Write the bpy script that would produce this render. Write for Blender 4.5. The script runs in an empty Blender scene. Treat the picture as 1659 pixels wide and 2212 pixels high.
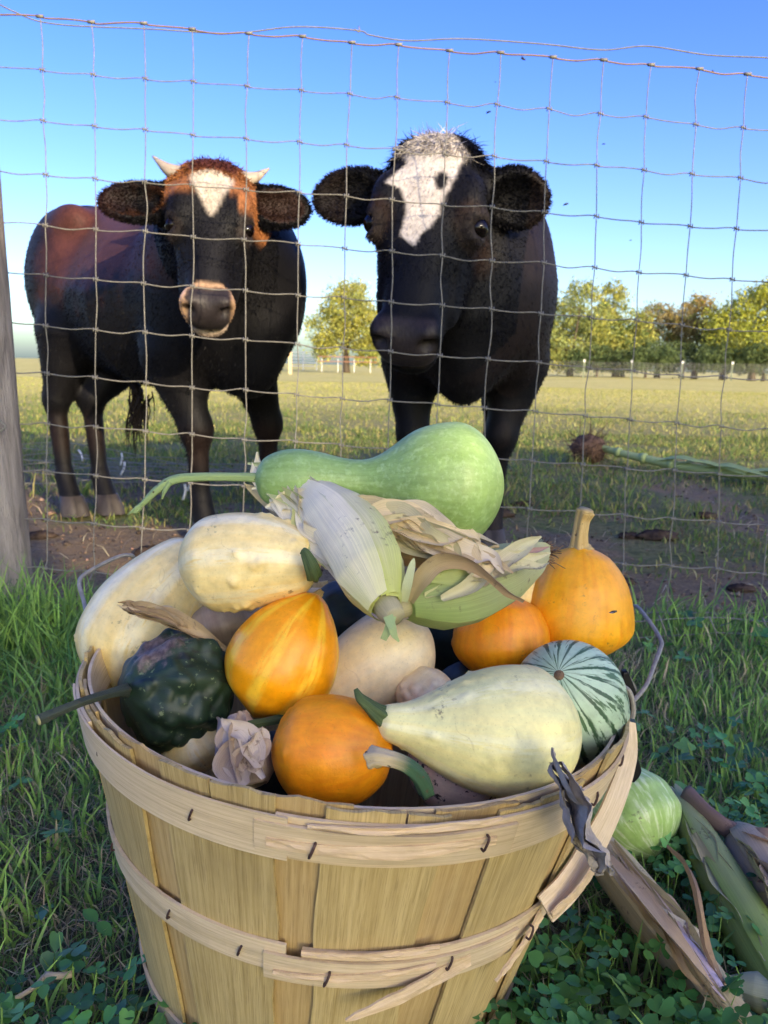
import bpy, math, random
import numpy as np
from mathutils import Vector, Matrix
rng = np.random.default_rng(7); random.seed(7)
scene = bpy.context.scene
COL = scene.collection
R_ = math.radians
# ------------------------------------------------------------------ camera, sky, sun, exposure
PITCH, ROLL, CAMZ, FOC = R_(10.8), R_(1.2), .54, 1659.
Cc = np.array([0, 0, CAMZ])
Fw = np.array([0, math.cos(PITCH), -math.sin(PITCH)])
U0 = np.array([0, math.sin(PITCH), math.cos(PITCH)]); R0 = np.array([1., 0, 0])
Rt = R0*math.cos(ROLL)+U0*math.sin(ROLL); Up = -R0*math.sin(ROLL)+U0*math.cos(ROLL)
cam = bpy.data.cameras.new('camera'); cam_o = bpy.data.objects.new('camera', cam); COL.objects.link(cam_o)
m = Matrix(((Rt[0], Up[0], -Fw[0], 0), (Rt[1], Up[1], -Fw[1], 0), (Rt[2], Up[2], -Fw[2], CAMZ), (0, 0, 0, 1)))
cam_o.matrix_world = m
cam.sensor_fit = 'HORIZONTAL'; cam.sensor_width = 36; cam.lens = 36.; cam.clip_start = .02; cam.clip_end = 3000
cam.dof.use_dof = True; cam.dof.focus_distance = .58; cam.dof.aperture_fstop = 21
scene.camera = cam_o
SUN_EL, SUN_AZ = R_(18.0), R_(33.)      # the sun stands behind the camera, to the right
SD = np.array([-math.sin(SUN_AZ)*math.cos(SUN_EL), math.cos(SUN_AZ)*math.cos(SUN_EL), -math.sin(SUN_EL)])  # light travels
w = bpy.data.worlds.new('World'); scene.world = w; w.use_nodes = True
wn = w.node_tree; bg = wn.nodes['Background']
sky = wn.nodes.new('ShaderNodeTexSky'); sky.sky_type = 'NISHITA'; sky.sun_disc = False
sky.sun_elevation = SUN_EL; sky.sun_rotation = math.atan2(-SD[0], -SD[1])
sky.altitude = 200; sky.air_density = 1.0; sky.dust_density = 2.6; sky.ozone_density = 3.0
hs = wn.nodes.new('ShaderNodeHueSaturation'); hs.inputs['Saturation'].default_value = 1.32; hs.inputs['Hue'].default_value = .532
wn.links.new(sky.outputs[0], hs.inputs['Color']); wn.links.new(hs.outputs[0], bg.inputs[0]); bg.inputs[1].default_value = .13
sun = bpy.data.lights.new('sun', 'SUN'); sun.energy = 1.9; sun.angle = R_(.5); sun.color = (1., .80, .56)
so = bpy.data.objects.new('sun', sun); COL.objects.link(so)
so.rotation_euler = Vector(SD).to_track_quat('-Z', 'Y').to_euler()
scene.view_settings.view_transform = 'Standard'; scene.view_settings.look = 'None'
scene.view_settings.exposure = 1.76; scene.view_settings.gamma = 1
scene.cycles.max_bounces = 6; scene.cycles.diffuse_bounces = 4

# ------------------------------------------------------------------ helpers
def at(x, y, Y):
    """world point at forward distance Y seen at the photograph's (1659 wide) pixel"""
    d = Fw+Rt*(x-829.5)/FOC-Up*(y-1106.)/FOC
    return Cc+d*Y/d[1]
def gnd(x, y, z=0.):
    d = Fw+Rt*(x-829.5)/FOC-Up*(y-1106.)/FOC
    return Cc+d*(z-CAMZ)/d[2]
def mm(P, px): return px*float((np.asarray(P)-Cc)@Fw)/FOC
def nrm(v): v = np.asarray(v, float); return v/np.linalg.norm(v)
def srgb(r, g, b):
    return tuple(((c/255)/12.92 if c/255 <= .04045 else ((c/255+.055)/1.055)**2.4) for c in (r, g, b))+(1.,)

def hash3(i, j, k):
    n = (i*374761393+j*668265263+k*2147483647) & 0xffffffff
    n = ((n ^ (n >> 13))*1274126177) & 0xffffffff
    return ((n ^ (n >> 16)) & 0xffff)/65535.
def vnoise(x, y, z=0.):
    x, y, z = np.broadcast_arrays(np.asarray(x, float), y, z)
    i, j, k = np.floor(x).astype(np.int64), np.floor(y).astype(np.int64), np.floor(z).astype(np.int64)
    u, v, w_ = x-i, y-j, z-k
    u, v, w_ = u*u*(3-2*u), v*v*(3-2*v), w_*w_*(3-2*w_)
    r = 0
    for a in (0, 1):
        for b in (0, 1):
            for c in (0, 1):
                r = r+hash3(i+a, j+b, k+c)*(u if a else 1-u)*(v if b else 1-v)*(w_ if c else 1-w_)
    return r
def fbm(x, y, z=0., o=4):
    r = 0; a = .5
    for q in range(o): r = r+a*vnoise(np.asarray(x)*2**q+q*17.3, np.asarray(y)*2**q+q*5.1, np.asarray(z)*2**q); a *= .5
    return r

def smooth_all(me): me.polygons.foreach_set('use_smooth', np.ones(len(me.polygons), bool))
def new_mesh(name, V, F, smooth=True, cols=None, st=None):
    """F: list of faces or int array (n,3|4)"""
    me = bpy.data.meshes.new(name); V = np.asarray(V, np.float32)
    if isinstance(F, np.ndarray):
        n, c = F.shape
        me.vertices.add(len(V)); me.vertices.foreach_set('co', V.ravel())
        me.loops.add(n*c); me.loops.foreach_set('vertex_index', F.astype(np.int32).ravel())
        me.polygons.add(n); me.polygons.foreach_set('loop_start', np.arange(n, dtype=np.int32)*c)
        me.update(calc_edges=True)
    else:
        me.from_pydata([tuple(map(float, v)) for v in V], [], F)
    if smooth and len(me.polygons): smooth_all(me)
    if cols is not None:
        a = me.color_attributes.new('Col', 'FLOAT_COLOR', 'POINT'); c = np.ones((len(V), 4), np.float32)
        c[:, :3] = np.asarray(cols)[:, :3]; a.data.foreach_set('color', c.ravel())
    if st is not None:
        a = me.attributes.new('st', 'FLOAT_VECTOR', 'POINT'); a.data.foreach_set('vector', np.asarray(st, np.float32).ravel())
    me.validate(verbose=False) if not isinstance(F, np.ndarray) else None
    return me
def link(name, me, mat=None, parent=None):
    o = bpy.data.objects.new(name, me)
    if mat and me is not None and not me.materials: me.materials.append(mat)
    COL.objects.link(o)
    if parent is not None: o.parent = parent
    return o
def tag(o, label=None, cat=None, group=None, kind=None):
    if label: o['label'] = label
    if cat: o['category'] = cat
    if group: o['group'] = group
    if kind: o['kind'] = kind
    return o
def thing(name, label, cat, loc=(0, 0, 0), group=None, rot=None):
    o = bpy.data.objects.new(name, None); o.empty_display_size = .05; COL.objects.link(o); o.location = tuple(map(float, loc))
    if rot: o.rotation_euler = rot
    return tag(o, label, cat, group)
def org(o):
    p = np.zeros(3)
    while o is not None: p = p+np.array(o.location); o = o.parent
    return p
def part(name, V, F, mat, root, smooth=True, cols=None, st=None, label=None):
    """V in world coordinates, root unrotated"""
    o = link(name, new_mesh(name, np.asarray(V)-org(root), F, smooth, cols, st), mat, root)
    if label: o['label'] = label
    return o
class MB:
    def __init__(s): s.V = []; s.F = []; s.C = []; s.S = []; s.n = 0
    def add(s, V, F, col=None, st=None):
        V = np.asarray(V, float); s.V.append(V)
        s.F += [tuple(int(i)+s.n for i in f) for f in F]; s.n += len(V)
        if col is not None: s.C.append(np.broadcast_to(np.asarray(col)[..., :3], (len(V), 3)))
        if st is not None: s.S.append(np.asarray(st))
        return s
    def mesh(s, name, smooth=True):
        return new_mesh(name, np.concatenate(s.V), s.F, smooth, np.concatenate(s.C) if s.C else None, np.concatenate(s.S) if s.S else None)
    def part(s, name, mat, root, smooth=True, label=None):
        return part(name, np.concatenate(s.V), s.F, mat, root, smooth, np.concatenate(s.C) if s.C else None, np.concatenate(s.S) if s.S else None, label)

def catmull(P, n):
    P = np.asarray(P, float); k = len(P)
    if k == 2: return P[0]+(P[1]-P[0])*np.linspace(0, 1, n)[:, None]
    Q = np.vstack([2*P[0]-P[1], P, 2*P[-1]-P[-2]]); s = np.linspace(0, k-1-1e-9, n); i = s.astype(int); t = (s-i)[:, None]
    a, b, c, d = Q[i], Q[i+1], Q[i+2], Q[i+3]
    return .5*((2*b)+(c-a)*t+(2*a-5*b+4*c-d)*t**2+(3*b-a-3*c+d)*t**3)
def frames(P, ref=(0, 0, 1)):
    T = np.gradient(P, axis=0); T /= np.linalg.norm(T, axis=1)[:, None]+1e-12
    r = np.asarray(ref, float); A = []
    for t in T:
        r = r-t*(r@t)
        if np.linalg.norm(r) < 1e-6: r = np.cross(t, [1, .3, .2])
        r = r/np.linalg.norm(r); A.append(r.copy())
    A = np.array(A); return T, A, np.cross(T, A)
def gridF(nu, nv, wrap=False):
    """rows nu, cols nv"""
    F = []
    for i in range(nu-1):
        for j in range(nv if wrap else nv-1):
            j2 = (j+1) % nv; F.append((i*nv+j, i*nv+j2, (i+1)*nv+j2, (i+1)*nv+j))
    return F
def tube(P, r, ns=8, cap=True, n=None, prof=None):
    P = np.asarray(P, float)
    rr = np.asarray(r, float)*np.ones(len(P))
    if n:
        rr = np.interp(np.linspace(0, len(P)-1, n), np.arange(len(P)), rr); P = catmull(P, n)
    T, A, B = frames(P, (0.13, .21, 1)); a = np.arange(ns)*2*math.pi/ns
    pf = np.ones(ns) if prof is None else prof(a)
    V = (P[:, None]+(A[:, None]*np.cos(a)[None, :, None]+B[:, None]*np.sin(a)[None, :, None])*(rr[:, None]*pf[None])[:, :, None]).reshape(-1, 3)
    F = gridF(len(P), ns, True)
    if cap: F += [tuple(range(ns))[::-1], tuple(range((len(P)-1)*ns, len(P)*ns))]
    t = np.repeat(np.linspace(0, 1, len(P)), ns); aa = np.tile(a, len(P))
    return V, F, np.stack([np.cos(aa), np.sin(aa), t], 1)
def ribbon(P, W, N=None, n=40, nc=7, curl=0., twist=None, wav=0., seed=0, thick=0.):
    """leaf or splint: centre line P, half widths W, face normal N (vector or list)"""
    k = len(P); s = np.linspace(0, k-1, n); W = np.interp(s, np.arange(k), W); P = catmull(P, n)
    T, A, B = frames(P, N if N is not None else (0, 0, 1))       # A ~ face normal, B across
    if twist is not None:
        tw = np.interp(s, np.arange(k), twist)[:, None]; A, B = A*np.cos(tw)+B*np.sin(tw), B*np.cos(tw)-A*np.sin(tw)
    c = np.linspace(-1, 1, nc); cu = np.interp(s, np.arange(k), np.ones(k)*curl)
    off = cu[:, None]*W[:, None]*(c[None]**2)
    off = off+wav*(fbm(np.linspace(0, 6, n)[:, None]+seed*3.7, c[None]*1.3+seed, o=3)-.45)
    V = P[:, None]+B[:, None]*(W[:, None]*c[None])[:, :, None]+A[:, None]*off[:, :, None]
    st = np.stack([np.broadcast_to(c[None], (n, nc)), np.zeros((n, nc)), np.broadcast_to(np.linspace(0, 1, n)[:, None], (n, nc))], -1).reshape(-1, 3)
    F = gridF(n, nc)
    if thick:
        V2 = V-A[:, None]*thick; q = n*nc
        F2 = [tuple(i+q for i in f[::-1]) for f in F]; S = []
        for i in range(n-1):
            S += [(i*nc, (i+1)*nc, (i+1)*nc+q, i*nc+q), ((i+1)*nc-1+q, (i+2)*nc-1+q, (i+2)*nc-1, (i+1)*nc-1)]
        for j in range(nc-1):
            b = (n-1)*nc; S += [(j+1, j, j+q, j+1+q), (b+j, b+j+1, b+j+1+q, b+j+q)]
        return np.concatenate([V.reshape(-1, 3), V2.reshape(-1, 3)]), F+F2+S, np.concatenate([st, st])
    return V.reshape(-1, 3), F, st
def boxVF(c, s):
    c = np.asarray(c, float); h = np.asarray(s, float)/2
    V = np.array([[x, y, z] for z in (-1, 1) for y in (-1, 1) for x in (-1, 1)])*h+c
    return V, [(0, 2, 3, 1), (4, 5, 7, 6), (0, 1, 5, 4), (2, 6, 7, 3), (0, 4, 6, 2), (1, 3, 7, 5)]

# ------------------------------------------------------------------ material helpers
def nd(nt, t, ins=None, **pr):
    n = nt.nodes.new('ShaderNode'+t)
    for k, v in pr.items(): setattr(n, k, v)
    for k, v in (ins or {}).items():
        s = n.inputs[k]
        if isinstance(v, bpy.types.NodeSocket): nt.links.new(v, s)
        else: s.default_value = v
    return n
def mat0(name, rough=.6, spec=.4):
    m = bpy.data.materials.new(name); m.use_nodes = True; nt = m.node_tree; b = nt.nodes['Principled BSDF']
    b.inputs['Roughness'].default_value = rough; b.inputs['Specular IOR Level'].default_value = spec
    return m, nt, b
def mixc(nt, f, a, b, mode='MIX'):
    n = nt.nodes.new('ShaderNodeMix'); n.data_type = 'RGBA'; n.blend_type = mode
    for i, v in ((0, f), (6, a), (7, b)):
        if isinstance(v, bpy.types.NodeSocket): nt.links.new(v, n.inputs[i])
        else: n.inputs[i].default_value = v
    return n.outputs[2]
def mth(nt, op, a, b=0., c=None):
    ins = {0: a, 1: b}
    if c is not None: ins[2] = c
    return nd(nt, 'Math', ins, operation=op).outputs[0]
def noise(nt, vec, scale, detail=4, rough=.55, dist=0.):
    ins = {'Scale': scale, 'Detail': detail, 'Roughness': rough, 'Distortion': dist}
    if vec is not None: ins['Vector'] = vec
    return nd(nt, 'TexNoise', ins).outputs['Fac']
def step(nt, v, a, b):
    return nd(nt, 'MapRange', {'Value': v, 'From Min': a, 'From Max': b}).outputs[0]
def scalev(nt, v, s): return nd(nt, 'Mapping', {'Vector': v, 'Scale': s}).outputs[0]
def objco(nt): return nd(nt, 'TexCoord').outputs['Object']
def attr(nt, name, out='Vector'): return nd(nt, 'Attribute', attribute_name=name).outputs[out]
def bump(nt, b, h, strength=.3, dist=.002):
    n = nd(nt, 'Bump', {'Height': h, 'Strength': strength, 'Distance': dist}); nt.links.new(n.outputs[0], b.inputs['Normal'])
def setc(nt, b, c): nt.links.new(c, b.inputs['Base Color'])

def mat_plain(name, c1, c2, scale=40, rough=.6, spec=.4, bmp=.3, bd=.001, st=(1, 1, 1), metal=0.):
    m, nt, b = mat0(name, rough, spec); v = scalev(nt, objco(nt), st)
    f = noise(nt, v, scale, 5, .6); setc(nt, b, mixc(nt, step(nt, f, .3, .7), c1, c2)); b.inputs['Metallic'].default_value = metal
    if bmp: bump(nt, b, noise(nt, v, scale*3, 4), bmp, bd)
    return m
def mat_col(name, rough=.6, spec=.3, vary=.25, trans=0., sheen=0.):
    """colour from the per-blade / per-hair attribute"""
    m, nt, b = mat0(name, rough, spec); c = attr(nt, 'Col', 'Color')
    f = noise(nt, objco(nt), 30., 3)
    setc(nt, b, mixc(nt, 1., c, nd(nt, 'CombineColor', {i: nd(nt, 'MapRange', {'Value': f, 'From Min': .25, 'From Max': .75, 'To Min': 1-vary, 'To Max': 1+vary}).outputs[0] for i in range(3)}).outputs[0], 'MULTIPLY'))
    if trans:
        tr = nd(nt, 'BsdfTranslucent', {'Color': c}); mx = nd(nt, 'MixShader', {0: trans, 1: b.outputs[0], 2: tr.outputs[0]})
        nt.links.new(mx.outputs[0], nt.nodes['Material Output'].inputs[0])
    if sheen: b.inputs['Sheen Weight'].default_value = sheen; b.inputs['Sheen Roughness'].default_value = .4
    return m
# ------------------------------------------------------------------ ground
def gz(x, y):
    x = np.asarray(x, float); y = np.asarray(y, float)
    near = np.clip((y-1.3)/.4, 0, 1)*np.clip((7-y)/3, 0, 1)
    h = .05*(fbm(x*1.7+3, y*1.7, o=4)-.47)*near+.012*(fbm(x*9, y*9, o=3)-.45)*np.clip((y-1.2)/.4, 0, 1)*np.clip((12-y)/6, 0, 1)
    h = h+.5*(fbm(x*.05, y*.05+4, o=2)-.4)*np.clip((np.hypot(x, y)-12)/30, 0, 1)
    return h+.012*(fbm(x*6+9, y*6, o=2)-.4)
def dirt_mask(x, y):
    """1 = bare trodden soil along the fence"""
    n = fbm(x*1.3+11, y*2.2+5, o=4); yy = y+.5*(n-.47)-.06*x
    a = np.clip((yy-1.50)/.12, 0, 1)*np.clip((2.35+.45*np.clip(-x/.4, 0, 1)-yy)/.45, 0, 1)
    b = .85*np.clip((yy-2.)/.3, 0, 1)*np.clip((5.2-yy)/2.2, 0, 1)*np.clip((fbm(x*2.1+2, y*1.4, o=3)-.33)*7, 0, 1)
    return np.clip(np.maximum(a, b), 0, 1)
def sp(a, b, n, e): t = np.linspace(0, 1, n); return a+(b-a)*t**e
xs = np.concatenate([-sp(3, 700, 40, 4)[::-1], np.linspace(-3, 3, 171)[1:-1], sp(3, 700, 40, 4)])
ys = np.concatenate([-sp(.2, 60, 20, 3)[::-1], np.linspace(-.2, 5, 170)[1:-1], sp(5, 1500, 80, 4.5)])
X, Y = np.meshgrid(xs, ys); V = np.stack([X, Y, gz(X, Y)], -1).reshape(-1, 3)
nx = len(xs); I = np.arange(len(ys)*nx).reshape(len(ys), nx)
F = np.stack([I[:-1, :-1], I[:-1, 1:], I[1:, 1:], I[1:, :-1]], -1).reshape(-1, 4)
dm = dirt_mask(X, Y).reshape(-1); far = np.clip((Y.reshape(-1)-5)/9, 0, 1)
fg = np.clip((1.55-Y.reshape(-1))/.2, 0, 1)
m, nt, b = mat0('ground_soil', .95, .15)
co = objco(nt); mk = attr(nt, 'Col', 'Color'); sep = nd(nt, 'SeparateColor', {0: mk})
n1 = noise(nt, co, 3., 6, .65); n2 = noise(nt, co, 45., 5, .7); n3 = noise(nt, co, .35, 5, .6)
soil = mixc(nt, step(nt, n2, .3, .72), srgb(88, 78, 62), srgb(152, 136, 108)); soil = mixc(nt, step(nt, n1, .42, .62), soil, srgb(142, 120, 88))
thatch = mixc(nt, step(nt, n2, .35, .7), srgb(70, 72, 48), srgb(122, 116, 88))
grass_near = mixc(nt, step(nt, n1, .35, .68), srgb(96, 110, 62), srgb(140, 128, 88)); grass_near = mixc(nt, mth(nt, 'MULTIPLY', step(nt, n2, .45, .62), .6), grass_near, srgb(62, 66, 40)); soil = mixc(nt, mth(nt, 'MULTIPLY', step(nt, noise(nt, co, 110., 4, .7), .52, .64), .55), soil, srgb(60, 50, 44))
grass_far = mixc(nt, step(nt, n3, .36, .66), srgb(198, 184, 100), srgb(216, 200, 128)); grass_far = mixc(nt, step(nt, noise(nt, co, 5., 6, .7), .42, .68), grass_far, srgb(172, 168, 88))
c = mixc(nt, sep.outputs[1], grass_near, grass_far); c = mixc(nt, sep.outputs[2], c, thatch)
dmask = step(nt, mth(nt, 'ADD', sep.outputs[0], mth(nt, 'MULTIPLY', mth(nt, 'SUBTRACT', noise(nt, co, 14., 5, .7), .5), 1.2)), .35, .65)
setc(nt, b, mixc(nt, dmask, c, soil))
bump(nt, b, mth(nt, 'ADD', noise(nt, co, 60., 6, .7), noise(nt, co, 14., 4, .6)), .9, .02)
tag(link('ground', new_mesh('ground', V, F, True, np.stack([dm, far, fg], 1)), m), 'pasture ground with trodden bare soil along the wire fence', None, None, 'structure')

# ------------------------------------------------------------------ grass and clover (nobody could count it)
BASKET_C = np.array([-.043, .64, -.004])
def keepout(x, y): return (np.hypot(x-BASKET_C[0], y-BASKET_C[1]) > .172)
def blades(name, x, y, h, wd, cols, mat, label, lean=.6, lev=4, kind='stuff', zoff=0.):
    n = len(x); z = gz(x, y)-.004+zoff; az = rng.uniform(0, 2*math.pi, n); ln = rng.uniform(.1, 1., n)*lean
    dx, dy = np.cos(az), np.sin(az); az2 = rng.uniform(0, math.pi, n); sx, sy = np.cos(az2), np.sin(az2)
    L = []
    for k in range(lev):
        t = k/(lev-1); q = ln*t**1.8; px = x+dx*h*q; py = y+dy*h*q; pz = z+h*(t-.32*ln*t**2.2)
        ww = wd*(1-t**2.2)*(.7+.6*min(t*3, 1))*.5
        if k < lev-1: L.append(np.stack([px-sx*ww, py-sy*ww, pz], 1)); L.append(np.stack([px+sx*ww, py+sy*ww, pz], 1))
        else: L.append(np.stack([px, py, pz], 1))
    nv = 2*(lev-1)+1; V = np.stack(L, 1).reshape(-1, 3); o = np.arange(n)[:, None]*nv; T = []
    for k in range(lev-2): T += [[2*k, 2*k+1, 2*k+3], [2*k, 2*k+3, 2*k+2]]
    T.append([2*(lev-2), 2*(lev-2)+1, 2*(lev-1)])
    F = (o[:, None, :]+np.array(T)[None]).reshape(-1, 3)
    return tag(link(name, new_mesh(name, V, F, True, np.repeat(cols, nv, 0)), mat), label, 'grass', None, kind)
def pick(cs, p, n, v=.18):
    cs = np.array([c[:3] for c in cs]); k = rng.choice(len(cs), n, p=p)
    return cs[k]*rng.uniform(1-v, 1+v, (n, 1))*rng.uniform(.93, 1.07, (n, 3))
blade_m = mat_col('grass_blade', .55, .3, .2, .3)
G1, G2, G3, ST, ST2 = srgb(128, 164, 78), srgb(104, 138, 74), srgb(154, 192, 90), srgb(190, 176, 138), srgb(150, 138, 112)
def scatter(n, x0, x1, y0, y1, dens=None):
    x = rng.uniform(x0, x1, n); y = rng.uniform(y0, y1, n); k = np.abs(x) < .12+.62*y
    if dens is not None: k &= rng.uniform(0, 1, n) < dens(x, y)
    return x[k], y[k]
d_near = lambda x, y: keepout(x, y)*(1-dirt_mask(x, y))*np.clip((1.78-y)/.2, 0, 1)
# low tangled thatch
x, y = scatter(150000, -1.2, 1.2, .3, 1.8, d_near)
blades('thatch_grass', x, y, rng.uniform(.012, .045, len(x)), rng.uniform(.0010, .0022, len(x)), pick([G2, G1, ST2, ST], [.30, .22, .26, .22], len(x)), blade_m, 'short tangled dull green and straw turf under the basket', 1.6, 3)
x, y = scatter(44000, -1.2, 1.2, .3, 1.8, lambda x, y: d_near(x, y)*np.clip(fbm(x*5, y*5, o=2)*3-.7, .06, 1)*np.clip((y-.25)/.6, .35, 1))
blades('lawn_grass', x, y, rng.uniform(.025, .07, len(x))*(.6+.8*fbm(x*4, y*4, o=2)), rng.uniform(.0022, .0042, len(x)), pick([G1, G2, G3, ST], [.36, .22, .34, .08], len(x)), blade_m, 'upright bright green lawn grass around the basket', .7, 4)
# taller tuft by the post on the left and fringe under the fence
x, y = scatter(2600, -1.15, -.36, .95, 1.55, lambda x, y: np.clip(1.3-np.hypot(x+.74, (y-1.3)*1.3)*2.2, 0, 1))
blades('tall_grass', x, y, rng.uniform(.05, .13, len(x)), rng.uniform(.002, .0048, len(x)), pick([G1, G2, srgb(80, 122, 62)], [.4, .35, .25], len(x)), blade_m, 'long dark green grass tuft below the wooden post', 1.0, 5)
x = rng.uniform(-.98, -.55, 800); y = rng.uniform(1.28, 1.5, 800)
blades('post_grass', x, y, rng.uniform(.08, .19, 800)*np.clip(1.25-np.abs(x+.8)*1.6, .4, 1), rng.uniform(.0025, .005, 800), pick([G1, G2, G3], [.4, .35, .25], 800), blade_m, 'long grass blades hiding the foot of the wooden post', .8, 5)
x, y = scatter(1500, -.1, 1.2, 1.35, 1.68, lambda x, y: np.clip(fbm(x*7, y*7, o=2)*3-1., .1, 1))
blades('fringe_grass', x, y, rng.uniform(.06, .13, len(x)), rng.uniform(.003, .006, len(x)), pick([G1, G2, G3], [.4, .3, .3], len(x)), blade_m, 'taller grass fringe along the foot of the fence on the right', .8, 5)
# pasture beyond the fence
PG = [srgb(96, 122, 58), srgb(118, 136, 62), srgb(150, 146, 84), srgb(128, 112, 76)]
x, y = scatter(150000, -3.5, 3.8, 1.7, 6.5, lambda x, y: (1-dirt_mask(x, y))*np.clip(fbm(x*3, y*3, o=3)*3.4-1., .03, 1))
blades('pasture_grass', x, y, rng.uniform(.012, .036, len(x))*(.7+.9*fbm(x*2, y*2)), rng.uniform(.003, .006, len(x)), pick(PG, [.4, .25, .2, .15], len(x)), blade_m, 'grazed green pasture grass behind the fence', 1.1, 3)
x, y = scatter(110000, -14, 14, 5.0, 22, None)
h = .015+.045*fbm(x*.8, y*.8, o=3)
blades('meadow_grass', x, y, h*rng.uniform(.6, 1.3, len(x)), rng.uniform(.005, .011, len(x)), pick([srgb(170, 166, 86), srgb(190, 178, 106), srgb(146, 152, 74)], [.4, .3, .3], len(x), .06), blade_m, 'sunlit yellow green meadow grass further out', 1.1, 3)
cx_ = rng.uniform(-6, 6, 420); cy_ = 2.9+7.5*rng.uniform(0, 1, 420)**1.3; kk_ = rng.integers(0, 420, 26000); x = cx_[kk_]+rng.normal(0, .07, 26000)*(1+cy_[kk_]*.12); y = cy_[kk_]+rng.normal(0, .07, 26000)*(1+cy_[kk_]*.12); kv = np.abs(x) < .1+.6*y; x, y, kk_ = x[kv], y[kv], kk_[kv]
hh_ = rng.uniform(.03, .10, 420)
blades('tussock_grass', x, y, hh_[kk_]*rng.uniform(.5, 1.2, len(x)), rng.uniform(.003, .007, len(x)), pick([srgb(104, 128, 58), srgb(132, 140, 68), srgb(162, 152, 90), srgb(84, 106, 54)], [.35, .25, .2, .2], len(x)), blade_m, 'uneven darker grass tussocks dotted over the pasture', 1.0, 3)
x, y = scatter(3000, -2.6, 3., 1.6, 5.2, lambda x, y: .15+dirt_mask(x, y))
blades('loose_straw', x, y, rng.uniform(.02, .07, len(x)), rng.uniform(.002, .004, len(x)), pick([ST, srgb(172, 150, 110), ST2], [.4, .3, .3], len(x)), blade_m, 'loose straw bits scattered over the bare soil', 2.4, 3)

x, y = scatter(9000, -2.4, 2.8, 1.5, 4.6, lambda x, y: dirt_mask(x, y)**1.5*.9+.02)
nq = len(x); sz = rng.uniform(.002, .007, nq)*np.where(rng.uniform(0, 1, nq) < .06, 2.6, 1.); oc = np.array([[1, 0, 0], [0, 1, 0], [-1, 0, 0], [0, -1, 0], [0, 0, .7], [0, 0, -.7]])
Vq = (oc[None]*rng.uniform(.6, 1.3, (nq, 6, 1))+rng.normal(0, .22, (nq, 6, 3)))*sz[:, None, None]+np.stack([x, y, gz(x, y)+sz*.3], 1)[:, None]
Fq = (np.arange(nq)[:, None, None]*6+np.array([[0, 1, 4], [1, 2, 4], [2, 3, 4], [3, 0, 4], [1, 0, 5], [2, 1, 5], [3, 2, 5], [0, 3, 5]])[None]).reshape(-1, 3)
tag(link('soil_crumbs', new_mesh('soil_crumbs', Vq.reshape(-1, 3), Fq, False, np.repeat(pick([srgb(92, 78, 67), srgb(126, 106, 88), srgb(70, 60, 52), srgb(150, 130, 104)], [.35, .3, .25, .1], nq), 6, 0)), mat_col('crumb_soil', .95, .1, .2)), 'small crumbs of dark soil on the trodden strip', 'soil', None, 'stuff')
def leafset(name, pts, label, mat, outline, cols, stem_c, cat):
    """pts: list of (x,y,height,size,n leaflets); rosettes of flat leaflets on thin stems"""
    V = []; F = []; C = []; n = 0; k = len(outline)
    for (x, y, h, s, nl), col in zip(pts, cols):
        z = float(gz(x, y)); a0 = rng.uniform(0, 6.28); lx, ly = rng.normal(0, .25*h, 2); top = np.array([x+lx, y+ly, z+h])
        b0 = np.array([x, y, z-.004]); sd = np.array([.0006, .0004, 0])
        V += [b0-sd, b0+sd, top+sd, top-sd]; F.append((n, n+1, n+2, n+3)); C += [stem_c[:3]]*4; n += 4
        tilt = rng.normal(0, .30, 2)
        for q in range(nl):
            a = a0+q*2*math.pi/max(nl, 1)+rng.normal(0, .12); ca, sa = math.cos(a), math.sin(a); ss = s*rng.uniform(.85, 1.12); dr = rng.normal(.08, .16)
            cq = np.array(col[:3])*rng.uniform(.9, 1.12)
            for (u, v) in outline:
                px, py = ca*u*ss-sa*v*ss, sa*u*ss+ca*v*ss
                pz = u*ss*dr+.35*abs(v)*ss*.6-.12*u*u*ss+tilt[0]*px+tilt[1]*py
                V.append(top+np.array([px, py, pz])); C.append(cq)
            mid = [n]; F += [(n, n+i, n+i+1) for i in range(1, k-1)]; n += k
    me = new_mesh(name, np.array(V), F, True, np.array(C)); return tag(link(name, me, mat), label, cat, None, 'stuff')
clover_out = [(0, 0), (.35, -.38), (.72, -.50), (1.0, -.38), (1.04, -.16), (.95, 0), (1.04, .16), (1.0, .38), (.72, .50), (.35, .38)]
broad_out = [(0, 0), (.2, -.28), (.5, -.38), (.8, -.26), (1.05, 0), (.8, .26), (.5, .38), (.2, .28)]
leaf_m = mat_col('clover_leaf', .42, .4, .22, .22)
pts = []
dC = lambda x, y: keepout(x, y)*np.clip(fbm(x*4+7, y*4, o=2)*4-1.35, 0, 1)*np.clip((1.15-y)/.5, 0, 1)
x, y = scatter(10500, -.8, .85, .3, 1.2, dC)
pts = [(a, b_, rng.uniform(.018, .055), rng.uniform(.007, .0135), 3) for a, b_ in zip(x, y)]
leafset('clover', pts, 'three leaved green clover in the turf around the basket', leaf_m, clover_out, pick([srgb(72, 126, 62), srgb(100, 152, 74), srgb(64, 110, 66)], [.45, .3, .25], len(pts)), G1, 'clover')
x, y = scatter(2400, -1.1, 1.2, .45, 1.65, lambda x, y: keepout(x, y)*np.clip(fbm(x*3+1, y*3+8, o=2)*4-1.5, 0, 1)*np.where(x > 0, 1, .45))
pts = [(a, b_, rng.uniform(.012, .05), rng.uniform(.010, .022)*(.5+.5*min(1, b_)), rng.integers(2, 5)) for a, b_ in zip(x, y)]
leafset('broadleaf_weed', pts, 'broad leaved low weeds mixed into the turf', leaf_m, broad_out, pick([srgb(82, 130, 68), srgb(108, 152, 84), srgb(70, 110, 66)], [.45, .3, .25], len(pts)), G1, 'weed')

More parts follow.
